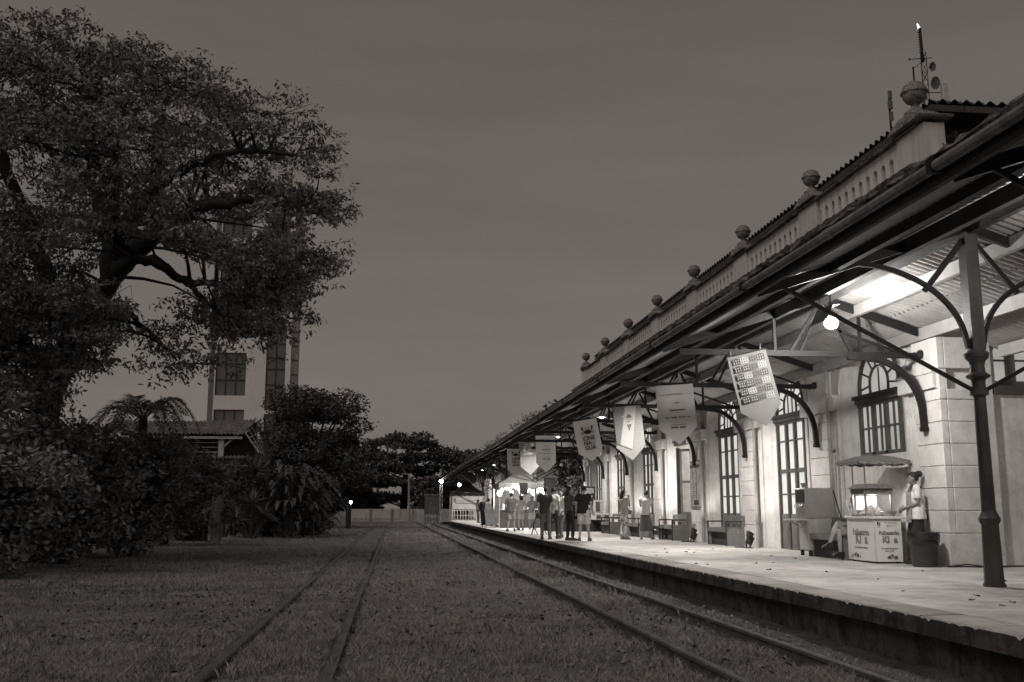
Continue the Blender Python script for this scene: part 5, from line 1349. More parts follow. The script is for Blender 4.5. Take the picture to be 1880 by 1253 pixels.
b = MB(); b.tube([(-.95, 0, 31.75), (.65, 0, 31.95)], .03, 6); b.ball((-.98, 0, 31.74), .07); b.tube([(-.2, 0, 31.5), (-.75, 0, 31.1)], .025, 6); b.tube([(-.75, 0, 31.2), (-.75, 0, 27.4)], .06, 8); b.tube([(-.75, 0, 29.5), (-.2, 0, 29.65)], .025, 6)
b.build('side_aerial', IRON, t, local=True)
for (x_, z_, r_, y_) in ((.36, 31.15, .3, -.25), (.45, 29.95, .42, -.3)):
    b = MB(); k0 = 0
    b.lathe([(.02, .0), (r_ * .6, .05), (r_, .16), (r_ + .02, .16), (r_ + .02, .20), (r_ - .02, .20), (r_ * .55, .09), (.02, .04)], 22)
    b.tube([(0, 0, .03), (0, 0, .32)], .03, 6); b.tube([(0, 0, -.1), (0, 0, .02)], .09, 8)
    b.xf(Matrix.Translation((x_, y_, z_)) @ Matrix.Rotation(rad(105), 4, 'X') @ Matrix.Rotation(rad(20), 4, 'Y'))
    b.build('dish', mat('grey dish', .2, .7), t, local=True)
b = MB(); b.bevbox(1.1, 1.5, -.3, 0, 28.5, 30.1, .04); b.build('panel_aerial', mat('pale panel aerial', .4, .6), t, local=True, smooth=0)
b = MB(); b.tube([(.3, 0, 29.4), (1.2, -.1, 29.4)], .03, 6); b.build('panel_arm', IRON, t, local=True)
t = thing('aerial_pole', 'thin pole with stacked panel aerials left of the lattice mast', 'antenna pole', (32.85, 60, 0))
b = MB(); b.tube([(0, 0, 0), (0, 0, 29.2)], [.12, .07], 8); b.build('pole', IRON, t, local=True)
for i, z_ in enumerate((28.0, 28.7, 27.2)):
    b = MB(); b.bevbox(-.16 + .05 * i, .14, -.2, -.05, z_, z_ + .62, .02); b.build('panel_aerial', mat('dark panel aerial', .1, .6), t, local=True, smooth=0)

TW = mat('pale tower render', 0.60, .85, .08, .15, .1, 6, streak=.1)
TWD = mat('shade-toned tower side', 0.14, .85, .2, .2, .1, 6)  # darker than the front: side-face shading put into the colour
TG = mat('dark tower glass', 0.11, .25, .25, .12, 0, spec=.5)
TF = mat('tower window bar', 0.03, .6)
t = thing('tower_block', 'pale office tower with tall dark gridded windows behind the big tree', 'tower', (-20, 140, 0), static=True)
b = MB()
yF = 140
# front wall built around its window openings
cols_ = ((-24.85, -20.75), (-18.05, -15.4))
rows1 = [(6.8, 9.8), (10.6, 14.95 - .0), (16.9, 22.9), (25.1, 30.9), (32.6, 37.6), (39.4, 43.4)]
rows2 = [(7, 14.4), (14.9, 26.7), (28.3, 38.0), (39.0, 44)]
xs_ = [-25.0, cols_[0][0], cols_[0][1], cols_[1][0], cols_[1][1], -14.7]
for i, (xa, xb) in enumerate(zip(xs_[:-1], xs_[1:])):
    rws = rows1 if i == 1 else rows2 if i == 3 else []
    z = 0
    for (a, c) in rws:
        b.box(xa, xb, yF, yF + .35, z, a); z = c
    b.box(xa, xb, yF, yF + .35, z, 46)
b.box(-25.0, -14.7, yF + .36, yF + 12, 0, 45.9)
b.build('wall', TW, t, smooth=0)
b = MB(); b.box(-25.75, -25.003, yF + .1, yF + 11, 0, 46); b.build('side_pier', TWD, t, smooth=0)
def gridwin(xa, xb, za, zb, nx_, hs, nm):
    f = MB()
    for i in range(nx_ + 1):
        x = xa + (xb - xa) * i / nx_; f.box(x - .05, x + .05, yF + .16, yF + .28, za, zb)
    zz = [za]
    while zz[-1] < zb - .3: zz.append(min(zb, zz[-1] + hs[(len(zz) - 1) % len(hs)]))
    for z in zz: f.box(xa, xb, yF + .15, yF + .29, max(za, z - .06), min(zb, z + .06))
    w = f.build('window', TF, t, smooth=0)
    for z0_, z1_ in zip(zz[:-1], zz[1:]):
        for i in range(nx_):
            x0, x1 = xa + (xb - xa) * i / nx_, xa + (xb - xa) * (i + 1) / nx_
            p = MB(); dy = R.uniform(-.01, .01); p.quad((x0, yF + .26 + dy, z0_), (x1, yF + .26 - dy, z0_), (x1, yF + .26 - dy, z1_), (x0, yF + .26 + dy, z1_)); p.build('pane', TG, w, smooth=0)
for (a, c) in rows1: gridwin(*cols_[0], a, c, 3, (2.2, 2.3, 1.6), 'l')
for (a, c) in rows2: gridwin(*cols_[1], a, c, 2, (1.6, 2.0, 2.2), 'r')
for i in range(13):
    z = 12 + 2.05 * i
    b = MB(); b.box(-14.69, -13.95, yF + 1.0, yF + 3.0, z, z + .12); b.box(-14.05, -13.97, yF + 1, yF + 3, z + .125, z + .95); b.box(-14.69, -14.2, yF + 1, yF + 1.06, z + .125, z + .85)
    b.build('balcony', TW, t, smooth=0)
b = MB(); b.box(-24.6, -22.4, yF + 2, yF + 5, 46.003, 48); b.build('roof_tank', TW, t, smooth=0)

t = thing('tiled_house', 'old house with sagging clay tile roof and a white porch post behind the palms', 'house', (-10, 56, 0), static=True)
HW = mat('old house render', 0.10, .9, .3, 1.2, .4, streak=.4)
PW = mat('old white timber', 0.34, .8, .15, 3, .2)
b = MB(); b.box(-14, -7.6, 55.8, 62, 0, 5.15); b.build('wall', mat('dark house wall', .05, .9, .3), t, smooth=0)
tl = tiled((-15.5, 53.6, 5.22), (-7.9, 53.6, 5.22), (0.35, 2.6, .95), 0, 5, .2, .04)
tl.v = [(x, y, z - .09 * math.sin((x + 15.5) * .55) * max(0, (y - 53.6) / 2.6) + .015 * math.sin(x * 7)) for x, y, z in tl.v]
o = tl.build('roof_tiles', mat('house clay tile', .20, .9, .5, 2, .6, 25, blotch=.5), t, smooth=50); o['kind'] = 'stuff'
tl = tiled((-15.5, 59.0, 5.2), (-7.9, 59.0, 5.2), (0.3, -2.7, .93), 0, 4, .2, .04); o = tl.build('roof_tiles', MATS['house clay tile'], t, smooth=50); o['kind'] = 'stuff'
for i in range(3):       # bare battens and rafters of the broken right end
    b = MB(); y = 53.7 + 1.1 * i; b.bar((-7.85, y, 5.35 + .3 * i), (-7.1, y, 4.3), .05, .07); b.build('rafter', PW, t, smooth=0)
for i in range(4):
    b = MB(); u = i / 4 + .1; b.bar((-7.85 + .7 * u, 53.6, 5.45 - 1.1 * u), (-7.85 + .7 * u, 56.0, 5.95 - 1.5 * u), .04, .04); b.build('batten', PW, t, smooth=0)
b = MB(); b.box(-9.22, -8.95, 53.8, 54.05, 3.9, 5.12); b.box(-9.22, -8.95, 53.8, 54.05, 0, 3.9); b.build('porch_post', PW, t, smooth=0)
b = MB(); b.bar((-8.96, 53.9, 4.6), (-8.3, 53.9, 5.25), .1, .1); b.build('post_brace', PW, t, smooth=0)
b = MB(); b.box(-15.4, -8.0, 53.68, 53.8, 5.0, 5.13); b.build('eave_board', PW, t, smooth=0)
for z in (4.3, 4.55, 4.8): 
    b = MB(); b.box(-14, -9.3, 54.1, 54.15, z, z + .05); b.build('porch_bar', PW, t, smooth=0)
tl = tiled((-14, 53.4, 3.95), (-7.6, 53.4, 3.95), (0, .7, .18), 0, 1, .2, .04); o = tl.build('roof_tiles', MATS['house clay tile'], t, smooth=50); o['kind'] = 'stuff'
b = MB(); b.box(-14, -7.5, 53.6, 53.75, 0, 3.85); b.build('porch_wall', HW, t, smooth=0)

# graffiti-stained old wall and pillar
t = thing('old_wall', 'low stained white wall half hidden by shrubs on the left', 'wall', (-9, 43, 0), static=True)
WM = mat('stained old white wall', 0.26, .9, .35, 1.1, .5, 25, streak=.65, blotch=.4)
x = -13.0
while x < -6.9:
    w = R.uniform(.7, 1.2); h = 1.2 + R.uniform(-.35, .1); b = MB()
    if not -7.5 < x + w / 2 < -6.85:
        b.bevbox(x, x + w - .02, 43.0 + R.uniform(-.03, .03), 43.16, 0, h, .015); b.build('wall_slab', WM, t, smooth=0)
    x += w
t = thing('gate_pillar', 'tall dark square pillar standing in the old wall', 'pillar', (-7.15, 42.2, 0))
b = MB(); b.bevbox(-.19, .19, -.19, .19, 0, 2.7, .02); b.build('shaft', mat('dark pillar render', .09, .9, .4, 2, .4, streak=.5), t, local=True, smooth=0)
b = MB(); b.bevbox(-.24, .24, -.24, .24, 2.703, 2.82, .02); b.build('cap', mat('dark pillar render', .09), t, local=True, smooth=0)
# picket fences
def picket_fence(label, p, q, h, gap, m_, lowest=1.0):
    p, q = Vector(p), Vector(q); d = q - p; L = d.length; d.normalize()
    t = thing('picket_fence', label, 'fence', p, math.atan2(d.y, d.x))
    b = MB(); b.bevbox(-.028, .028, -.012, .012, 0, 1, .006); me = b.mesh('picket', m_, 0)
    n = int(L / gap)
    for i in range(n):
        o = link('picket', me, t); o.location = (gap * i, R.uniform(-.01, .01), 0); o.rotation_euler = (0, R.uniform(-.03, .03), 0); o.scale = (1, 1, h * R.uniform(.95, 1.02) * (lowest if R.random() < .3 else 1))
    for z in (.22, .78):
        b = MB(); b.box(0, L, .02, .05, h * z - .03, h * z + .03); b.build('fence_rail', m_, t, local=True, smooth=0)
    return t
PK = mat('weathered white picket', 0.34, .85, .25, 4, .2)
picket_fence('white picket fence left of the dark signal post', (-7.6, 74.5, .0), (-3.4, 79.5, 0), .95, .14, PK)
picket_fence('low uneven picket fence in front of the far concrete wall', (-3.6, 92, 0), (0.6, 92, 0), .62, .15, mat('dull picket', .16), .7)
picket_fence('picket fence beside the dark booth at the far platform end', (1.6, 92, 0), (4.6, 93, 0), .95, .15, mat('dull picket', .16))
t = thing('signal_post', 'black squat signal post with one small lit lamp on the far grass', 'signal post', (-3.12, 71.5, 0))
b = MB(); b.bevbox(-.19, .19, -.17, .17, .12, 1.55, .03); b.bevbox(-.14, .16, -.14, .14, 0, .12, .02); b.build('post', BLACK, t, local=True, smooth=0)
b = MB(); b.bevbox(-.21, .2, -.19, .19, 1.553, 1.62, .02); b.build('cap', BLACK, t, local=True, smooth=0)
b = MB(); b.tube([(.12, 0, 1.6), (.12, 0, 1.74)], .03, 8); b.build('lamp_holder', BLACK, t, local=True)
b = MB(); b.ball((.13, -.02, 1.84), .085, .085, .11, 10, 8); b.build('lamp', GLOBE, t, local=True)
t = thing('far_wall', 'long pale concrete wall with posts across the end of the tracks', 'wall', (0, 113, 0), static=True)
for i in range(6):
    xa = -7.2 + 2.35 * i
    b = MB(); b.box(xa + .1, xa + 2.25, 113, 113.1, 0, 1.4); b.build('wall_panel', mat('pale concrete panel', .38, .9, .2, .8, .3, streak=.3), t, smooth=0)
    b = MB(); b.box(xa - .1, xa + .1, 112.9, 113.15, 0, 1.46); b.build('wall_post', mat('dark concrete post', .16, .9), t, smooth=0)
t = thing('utility_pole', 'thin concrete utility pole with cross arm in front of dark trees', 'utility pole', (1.6, 105, 0))
b = MB(); b.tube([(0.05, 0, 0), (-.05, 0, 5.0)], [.14, .09], 8); b.build('pole', mat('pole concrete', .2, .9), t, local=True)
b = MB(); b.box(-.8, .25, -.05, .05, 4.95, 5.06); b.build('cross_arm', mat('pole concrete', .2), t, local=True, smooth=0)
b = MB()
for x_ in (-.7, -.3, .15): b.lathe([(.03, 5.06), (.05, 5.1), (.03, 5.18)], 8, (x_, 0, 0))
b.build('insulator', IRON, t, local=True)
# ------------------------------------------------------------------ vegetation
def leaf_quads(c, size, asp, droop, rs, szvar=.35, fold=.25):
    """one bent diamond leaf per centre"""
    n = len(c)
    d = rs.normal(size=(n, 3)); d[:, 2] = d[:, 2] * .6 - droop
    d /= np.linalg.norm(d, axis=1)[:, None]
    r = rs.normal(size=(n, 3)); w = np.cross(d, r); w /= np.linalg.norm(w, axis=1)[:, None] + 1e-9
    nn = np.cross(d, w)
    s = (size * (1 + szvar * (rs.rand(n) * 2 - 1)))[:, None]
    a = c; b = c + d * s * .5 + w * s * asp * .5 + nn * s * fold * .2; e = c + d * s; f = c + d * s * .5 - w * s * asp * .5 + nn * s * fold * .2
    V = np.stack([a, b, e, f], 1).reshape(-1, 3); F = np.arange(4 * n).reshape(-1, 4)
    return V, F
def pad_points(pads, n, rs, shell=.45):
    """points filling flattened leaf pads, denser on their upper shells"""
    out = []
    wsum = sum(p[3] ** 2 for p in pads)
    for (x, y, z, r, h) in pads:
        k = max(6, int(n * r * r / wsum))
        v = rs.normal(size=(k, 3)); v /= np.linalg.norm(v, axis=1)[:, None]
        rad_ = (shell + (1 - shell) * rs.rand(k)) ** .7
        v = v * rad_[:, None]; v[:, 2] = np.where(v[:, 2] < -.2, v[:, 2] * .55, v[:, 2])
        v += rs.normal(size=(k, 3)) * .05
        out.append(np.array([x, y, z]) + v * np.array([r, r, h]))
    return np.concatenate(out)
LEAF = mat('dull tree leaf', 0.17, .7, .45, 1.1, 0, spec=.25)
LEAFD = mat('dark tree leaf', 0.07, .75, .45, .8, 0, spec=.2)
LEAFP = mat('pale broad leaf', 0.16, .6, .35, 2, 0, spec=.3)
BARK = mat('dark rough bark', 0.035, .95, .4, 3, .8, 18)
def crown(name, pads, n, size, asp, droop, m_, parent, seed, shell=.45):
    rs = np.random.RandomState(seed)
    P = pad_points(pads, n, rs, shell)
    L_ = np.array(parent.location)
    V, F = leaf_quads(P - L_, size, asp, droop, rs)
    o = link(name, fastmesh(name, V, F, m_), parent, local=True); o['kind'] = 'stuff'
    return o

# the great tree on the left
T0 = Vector((-9.1, 26, 0))
big = thing('great_tree', 'huge spreading tree with drooping leaves and crooked limbs filling the left of the sky', 'tree', T0, static=True)
limbs = [
    [(-9.1, 26, -.2, .45), (-9.0, 26, 1.8, .38), (-8.6, 25.9, 4.2, .32), (-7.95, 25.8, 5.9, .28), (-7.25, 25.7, 7.2, .26)],
    [(-7.25, 25.7, 7.2, .30), (-7.3, 25.6, 8.1, .26), (-7.6, 25.6, 8.9, .22), (-7.75, 25.7, 9.8, .18), (-8.1, 25.8, 10.9, .13), (-8.2, 25.9, 12.2, .07)],
    [(-7.3, 25.6, 8.1, .24), (-6.8, 25.3, 8.65, .20), (-6.15, 25.0, 9.4, .17), (-6.15, 24.8, 10.7, .11), (-5.9, 24.7, 12.0, .06)],
    [(-6.15, 25.0, 9.4, .15), (-5.2, 24.6, 9.9, .11), (-4.0, 24.3, 10.2, .08), (-2.6, 24.2, 10.1, .04)],
    [(-7.25, 25.7, 7.2, .27), (-6.7, 25.2, 7.6, .23), (-5.95, 24.8, 8.15, .19), (-4.9, 24.4, 8.7, .14), (-3.6, 24.2, 8.9, .09), (-2.0, 24.2, 8.6, .04)],
    [(-6.9, 25.3, 7.4, .17), (-6.5, 25.0, 7.52, .15), (-6.04, 24.9, 7.42, .13), (-5.5, 24.7, 7.02, .11), (-5.0, 24.6, 6.82, .09), (-3.95, 24.5, 6.85, .06), (-2.85, 24.4, 6.7, .03)],
    [(-5.3, 24.7, 6.95, .08), (-4.8, 24.5, 6.5, .06), (-4.2, 24.3, 5.9, .035), (-3.6, 24.2, 5.4, .02)],
    [(-7.4, 25.8, 6.3, .15), (-7.0, 25.4, 6.3, .10), (-6.55, 25.1, 6.1, .075), (-6.3, 25, 5.8, .06), (-5.8, 24.8, 5.45, .045), (-5.3, 24.6, 4.9, .025)],
    [(-8.2, 25.9, 5.2, .25), (-8.9, 25.6, 7.4, .20), (-9.6, 25.2, 9.2, .16), (-10.3, 25.0, 10.9, .11), (-10.8, 24.9, 12.2, .05)],
    [(-8.5, 25.9, 4.4, .2), (-9.6, 25.0, 6.2, .15), (-11.0, 24.4, 7.2, .10), (-12.4, 24, 7.8, .05)],
    [(-7.75, 25.7, 9.8, .13), (-8.6, 25.0, 10.1, .10), (-9.4, 24.4, 10.6, .07), (-10.0, 24, 11.3, .04)],
    [(-7.4, 25.7, 7.0, .22), (-7.2, 27.2, 8.4, .17), (-6.6, 28.6, 9.6, .12), (-5.8, 29.8, 10.6, .06)],
    [(-7.0, 25.4, 7.6, .18), (-6.8, 23.8, 8.6, .13), (-6.4, 22.5, 9.6, .08), (-6.0, 21.6, 10.4, .04)],
]
b = MB(); nodes = []
for l in limbs:
    pts = [];  rr = []
    for (p, q) in zip(l[:-1], l[1:]):
        for k in range(4):
            u = k / 4; pts.append(tuple(p[i] + (q[i] - p[i]) * u + R.uniform(-.05, .05) * (1 if k else 0) for i in range(3))); rr.append(p[3] + (q[3] - p[3]) * u)
    pts.append(l[-1][:3]); rr.append(l[-1][3])
    b.tube(pts, rr, 9)
    nodes += [(Vector(p), r_) for p, r_ in zip(pts[4:], rr[4:])]
b.build('trunk', BARK, big, smooth=60)
C_ = Vector((-8.2, 25.5, 8.95)); rx, ry, rz = 6.7, 5.2, 4.75
rs = np.random.RandomState(21)
pads = []
tries = 0
while len(pads) < 300 and tries < 40000:
    tries += 1
    v = rs.normal(size=3); v /= np.linalg.norm(v)
    k = (.76 + .23 * rs.rand()) if rs.rand() < .85 else (.45 + .3 * rs.rand())
    x, y, z = C_.x + v[0] * rx * k, C_.y + v[1] * ry * k, C_.z + v[2] * rz * k
    if z < 5.6 and x > -6.6: continue                      # open underside on the right
    if z < 4.2: continue
    xa, za = x / y * 26, (z - 1.32) / y * 26 + 1.32
    if -7.3 < xa < -4.75 and 3.0 < za < 7.75: continue      # the open space under the arching limb
    if -6.6 < xa < -5.3 and 7.6 < za < 8.4: continue
    if xa > -4.75 and za < 6.0: continue
    r_ = .65 + .5 * rs.rand()
    if all((x - p[0]) ** 2 + (y - p[1]) ** 2 + ((z - p[2]) * 1.6) ** 2 > .68 ** 2 for p in pads): pads.append((x, y, z, r_, r_ * .36))
for (x, y, z, r_, h) in ((-8.0, 24.0, 7.0, .7, .35), (-7.5, 24.1, 6.0, .6, .35), (-8.8, 23.8, 5.9, .8, .45), (-8.9, 23.9, 7.2, .8, .4), (-2.2, 24.3, 6.9, .7, .4), (-1.7, 24.3, 7.6, .7, .4), (-2.8, 24.3, 6.3, .6, .35), (-1.5, 24.3, 9.0, .7, .4), (-7.5, 23.8, 5.3, .7, .6), (-7.7, 23.7, 4.2, .8, .6), (-8.3, 23.2, 2.9, .9, .6), (-9.8, 23.4, 5.0, 1.0, .6), (-10.4, 23.2, 3.8, 1.1, .7), (-9.2, 23.6, 7.6, .9, .5), (-9.9, 23.2, 8.4, .9, .5), (-9.0, 23.0, 4.8, .9, .6), (-8.0, 23.8, 5.6, 1.0, .8), (-7.5, 23.9, 4.7, .9, .7), (-7.4, 24.0, 6.6, .8, .6), (-8.7, 23.5, 3.9, 1.0, .8), (-7.9, 23.6, 3.4, .8, .6), (-9.0, 23.4, 6.6, 1.0, .7), (-8.2, 23.6, 7.6, .8, .5), (-8.6, 25.2, 4.9, 1.2, .9), (-8.2, 24.4, 6.2, 1.1, .9), (-9.5, 24.6, 5.4, 1.2, .9), (-7.9, 25.0, 7.0, .7, .6), (-10.4, 24.3, 6.4, 1.2, .8), (-8.4, 24.6, 4.0, .9, .7), (-2.1, 24.4, 7.3, .85, .5), (-1.8, 24.3, 8.6, .8, .5), (-2.6, 24.3, 6.6, .7, .42), (-3.4, 24.3, 7.5, .9, .55), (-4.4, 24.4, 7.6, .8, .5), (-2.0, 24.2, 9.8, .8, .5)):
    pads.append((x, y, z, r_, h))
# branchlets reach from the limbs into each pad
b = MB()
for (x, y, z, r_, h) in pads:
    c = Vector((x, y, z - h * .3)); best = min(nodes, key=lambda q: (q[0] - c).length + (1.2 if q[0].z > c.z + .4 else 0))
    p = best[0]; r0 = min(.055, best[1] * .7); mid = p.lerp(c, .5) + Vector((R.uniform(-.2, .2), R.uniform(-.2, .2), R.uniform(.0, .3)))
    b.tube([p, p.lerp(mid, .5) + Vector((0, 0, .06)), mid, mid.lerp(c, .6), c], [r0, r0 * .8, r0 * .6, r0 * .4, .008], 5)
    for k in range(4):
        a = R.uniform(0, 6.28); e = c + Vector((math.cos(a) * r_ * .8, math.sin(a) * r_ * .8, R.uniform(-.1, h * .6)))
        b.tube([mid.lerp(c, .7), mid.lerp(e, .6) + Vector((0, 0, .1)), e], [.014, .010, .004], 4)
b.build('branch', BARK, big, smooth=0)
# each pad carries hanging rosettes of narrow leaves
pp = pad_points(pads, 10000, rs, .25)
sparse = []
for (x, y, z, n_) in ((-5.6, 24.6, 5.2, 26), (-5.0, 24.4, 5.9, 30), (-4.5, 24.4, 6.2, 40), (-4.0, 24.3, 5.7, 40), (-3.6, 24.3, 6.1, 36), (-3.2, 24.3, 5.6, 22), (-5.3, 24.6, 4.75, 26), (-4.7, 24.5, 5.0, 22), (-6.0, 24.8, 5.4, 16), (-6.6, 25, 6.0, 10), (-4.3, 24.3, 5.0, 16)):
    sparse.append(np.array([x, y, z]) + rs.normal(size=(n_, 3)) * np.array([.36, .4, .24]))
ros = np.concatenate([pp] + sparse)
rep = 14
cl = np.repeat(ros, rep, 0) + rs.normal(size=(len(ros) * rep, 3)) * np.array([.10, .10, .05])
V, F = leaf_quads(cl - np.array(T0), .135, .38, .75, rs)
o = link('crown', fastmesh('crown', V, F, LEAF), big, local=True); o['kind'] = 'stuff'

def simple_tree(name, label, x, y, h, r, seed, n=5000, size=.3, m_=None, group=None, trunk_h=.35, flat_=.6, npad=26, asp=.45, droop=.3, cat='tree', lo=.25):
    rs = np.random.RandomState(seed)
    t = thing(name, label, cat, (x, y, 0), group=group, static=True)
    pads = []
    for i in range(npad):
        u = rs.rand() ** .8; z = h * (lo + (1 - lo) * u); prof_ = math.sin(math.pi * min(1, .22 + .74 * (1 - u) ** .8)) ** .8
        a = rs.rand() * 6.283; q = r * prof_ * (.35 + .6 * rs.rand())
        pr_ = r * (.25 + .2 * rs.rand())
        pads.append((x + q * math.cos(a), y + q * math.sin(a), min(z, h - pr_ * flat_ * .8), pr_, pr_ * flat_))
    crown('crown', pads, n, size, asp, droop, m_ or LEAFD, t, seed)
    b = MB(); b.tube([(x, y, -.1), (x + .1 * r * rs.rand(), y, h * .3), (x - .05 * r, y, h * .7)], [.05 * r + .08, .04 * r + .05, .03], 8)
    for p in pads[::2]:
        b.tube([(x, y, h * trunk_h * (.7 + .6 * rs.rand())), ((x + p[0]) / 2, (y + p[1]) / 2, (h * trunk_h + p[2]) / 2 + .1 * h * rs.rand()), p[:3]], [.025 * r + .03, .018 * r + .02, .01], 5)
    b.build('trunk', BARK, t, smooth=60)
    return t
# round tree, cedar-like tree and far trees
simple_tree('round_tree', 'round dense dark tree in front of the tower, right of the tiled house', -6.2, 75, 10.2, 4.0, 31, 30000, .30, npad=75, lo=.12, flat_=.7)
t = thing('layered_tree', 'broad dark tree with flat layered boughs beyond the end of the tracks', 'tree', (1.2, 125, 0), static=True)
rs = np.random.RandomState(8); pads = []
for z, rr_, k in ((10.1, 2.6, 6), (9.2, 4.6, 10), (7.9, 6.4, 16), (6.3, 7.4, 18), (4.6, 7.6, 18), (2.8, 7.0, 16)):
    for i in range(k):
        a = rs.rand() * 6.283; q = rr_ * rs.rand() ** .5; pads.append((1.6 + q * math.cos(a) + (1 if z > 8 else 0) * rs.normal() * .8, 125 + q * .7 * math.sin(a), z + rs.normal() * .25, 1.2 + .7 * rs.rand(), .42))
crown('crown', pads, 15000, .5, .5, .1, LEAFD, t, 9)
b = MB(); b.tube([(1.2, 125, 0), (1.4, 125, 5), (1.8, 125, 9.5)], [.5, .35, .1], 8)
for p in pads[::3]: b.tube([(1.4, 125, max(1.5, p[2] - 1.2)), p[:3]], [.12, .04], 5)
b.build('trunk', BARK, t)
far = [(-7.2, 118, 7.2, 4.2), (-3.4, 122, 7.6, 4.0), (8.0, 124, 8.3, 4.2), (12.0, 128, 8.8, 5), (5.2, 118, 5.2, 3.4), (17, 132, 9.4, 5.5), (-12, 112, 8, 5), (23, 126, 9, 5.5)]
fl = ['dark far tree just right of the round tree', 'dark far tree between the round tree and the layered tree', 'dark far tree on the right of the layered tree, above the booth', 'far tree rising behind the end of the canopy roof', 'low far tree behind the pale concrete wall and utility pole', 'far tree behind the end of the canopy, second from the booth', 'far tree hidden behind the round tree', 'far tree seen through the last canopy columns']
for i, ((x, y, h, r), l) in enumerate(zip(far, fl)): simple_tree('far_tree', l, x, y, h, r, 40 + i, 5200, .55, group='dark trees beyond the tracks', npad=26, lo=.08)
simple_tree('roadside_tree', 'ragged small tree crown rising above the canopy roof', 12.4, 96, 10.6, 3.6, 60, 5200, .26, npad=22, lo=.4, asp=.35)
simple_tree('yard_tree', 'dark leafy tree between the building end and the stall, nearer one', 11.6, 56, 7.4, 3.0, 61, 9000, .26, group='trees behind the stage', npad=40, lo=.08, asp=.5)
simple_tree('yard_tree', 'dark leafy tree close behind the stage rack', 10.6, 52.0, 4.6, 1.7, 62, 5000, .22, group='trees behind the stage', npad=24, lo=.05, asp=.5)
# shrubs on the left
sh = [(-9.8, 23.2, 4.3, 2.3, 'tall dark shrub at the left edge below the great tree'), (-7.9, 25.6, 3.4, 1.8, 'tall dark shrub below the palm fronds'), (-11.6, 25.5, 5.2, 2.6, 'shrub mass at the far left behind the pale-leaved bush'), (-7.0, 28.4, 3.3, 1.5, 'shorter dark shrub at the right end of the shrub row'), (-8.7, 28.5, 3.5, 1.7, 'dark shrub behind the palm'), (-8.3, 21.6, 2.6, 1.7, 'low dark shrub spreading on the grass at far left')]
for i, (x, y, h, r, l) in enumerate(sh): simple_tree('shrub', l, x, y, h, r, 70 + i, 9000, .15, LEAF, 'dark shrubs along the left side', npad=46, lo=.03, flat_=.75, asp=.5, droop=.1, cat='shrub')
simple_tree('shrub', 'dark shrub in front of the house wall, right of the palm', -8.3, 38, 3.6, 1.9, 95, 9000, .16, LEAFD, 'dark shrubs along the left side', npad=44, lo=.03, flat_=.75, asp=.5, droop=.1, cat='shrub')
simple_tree('pale_shrub', 'bush with larger pale leaves at the left edge', -8.7, 19.6, 2.5, 1.0, 80, 900, .30, LEAFP, npad=20, lo=.2, asp=.6, droop=.5, cat='shrub')
simple_tree('wall_creeper', 'thin creeping shrub on the stained white wall', -8.5, 42.5, 1.9, 1.5, 81, 3200, .18, LEAFD, npad=18, lo=.1, asp=.5, cat='shrub')
for i, (x, y, h, r, l) in enumerate(((-8.6, 77, 2.6, 1.6, 'dark shrub behind the white picket fence, left end'), (-5.6, 82, 2.4, 1.8, 'dark shrub behind the white picket fence, right end'))):
    simple_tree('hedge_shrub', l, x, y, h, r, 84 + i, 2200, .3, group='shrubs behind the picket fence', npad=18, lo=.05, cat='shrub')
# palm with arching fronds
def frond(b, base, az, L, rise, drp, n=22, leaf=.42, w=.03):
    pts = []
    for k in range(n + 1):
        u = k / n; out = L * u * (1 - .18 * u); z = rise * math.sin(math.pi * .5 * min(1, u * 1.5)) * L * .55 - drp * L * u ** 2.3
        pts.append(Vector((base[0] + out * math.cos(az), base[1] + out * math.sin(az), base[2] + z)))
    b.tube(pts, [.022 * (1 - .8 * k / n) + .004 for k in range(n + 1)], 4)
    for k in range(3, n):
        t_ = (pts[k + 1] - pts[k - 1]).normalized(); sd = t_.cross(Vector((0, 0, 1))).normalized()
        ll = leaf * math.sin(math.pi * (.12 + .85 * k / n)) ** .6
        for q in (-1, 1):
            for e in (0, .5):
                p = pts[k].lerp(pts[k + 1], e) if k < n else pts[k]
                tip = p + sd * q * ll * .75 + t_ * ll * .65 + Vector((0, 0, R.uniform(-.05, .12) - ll * .15)); m_ = p.lerp(tip, .5) + Vector((0, 0, .03))
                b.add([p, m_ + t_ * w, tip, m_ - t_ * w], [(0, 1, 2, 3)])
t = thing('palm', 'palm with arching feathery fronds rising above the dark shrubs', 'palm tree', (-8.05, 33, 0), static=True)
b = MB(); b.tube([(-8.05, 33, 0), (-8.0, 33, 2.0), (-8.05, 33, 4.2)], [.2, .16, .14], 8); b.build('trunk', BARK, t)
PALM = mat('palm leaf', .10, .6, .3, 2, 0, spec=.3)
for i in range(17):
    b = MB(); az = 6.283 * i / 17 + R.uniform(-.15, .15); frond(b, (-8.05, 33, 4.15), az, R.uniform(1.9, 2.5), R.uniform(.5, 1.0), R.uniform(.35, .8))
    b.build('frond', PALM, t, smooth=0)
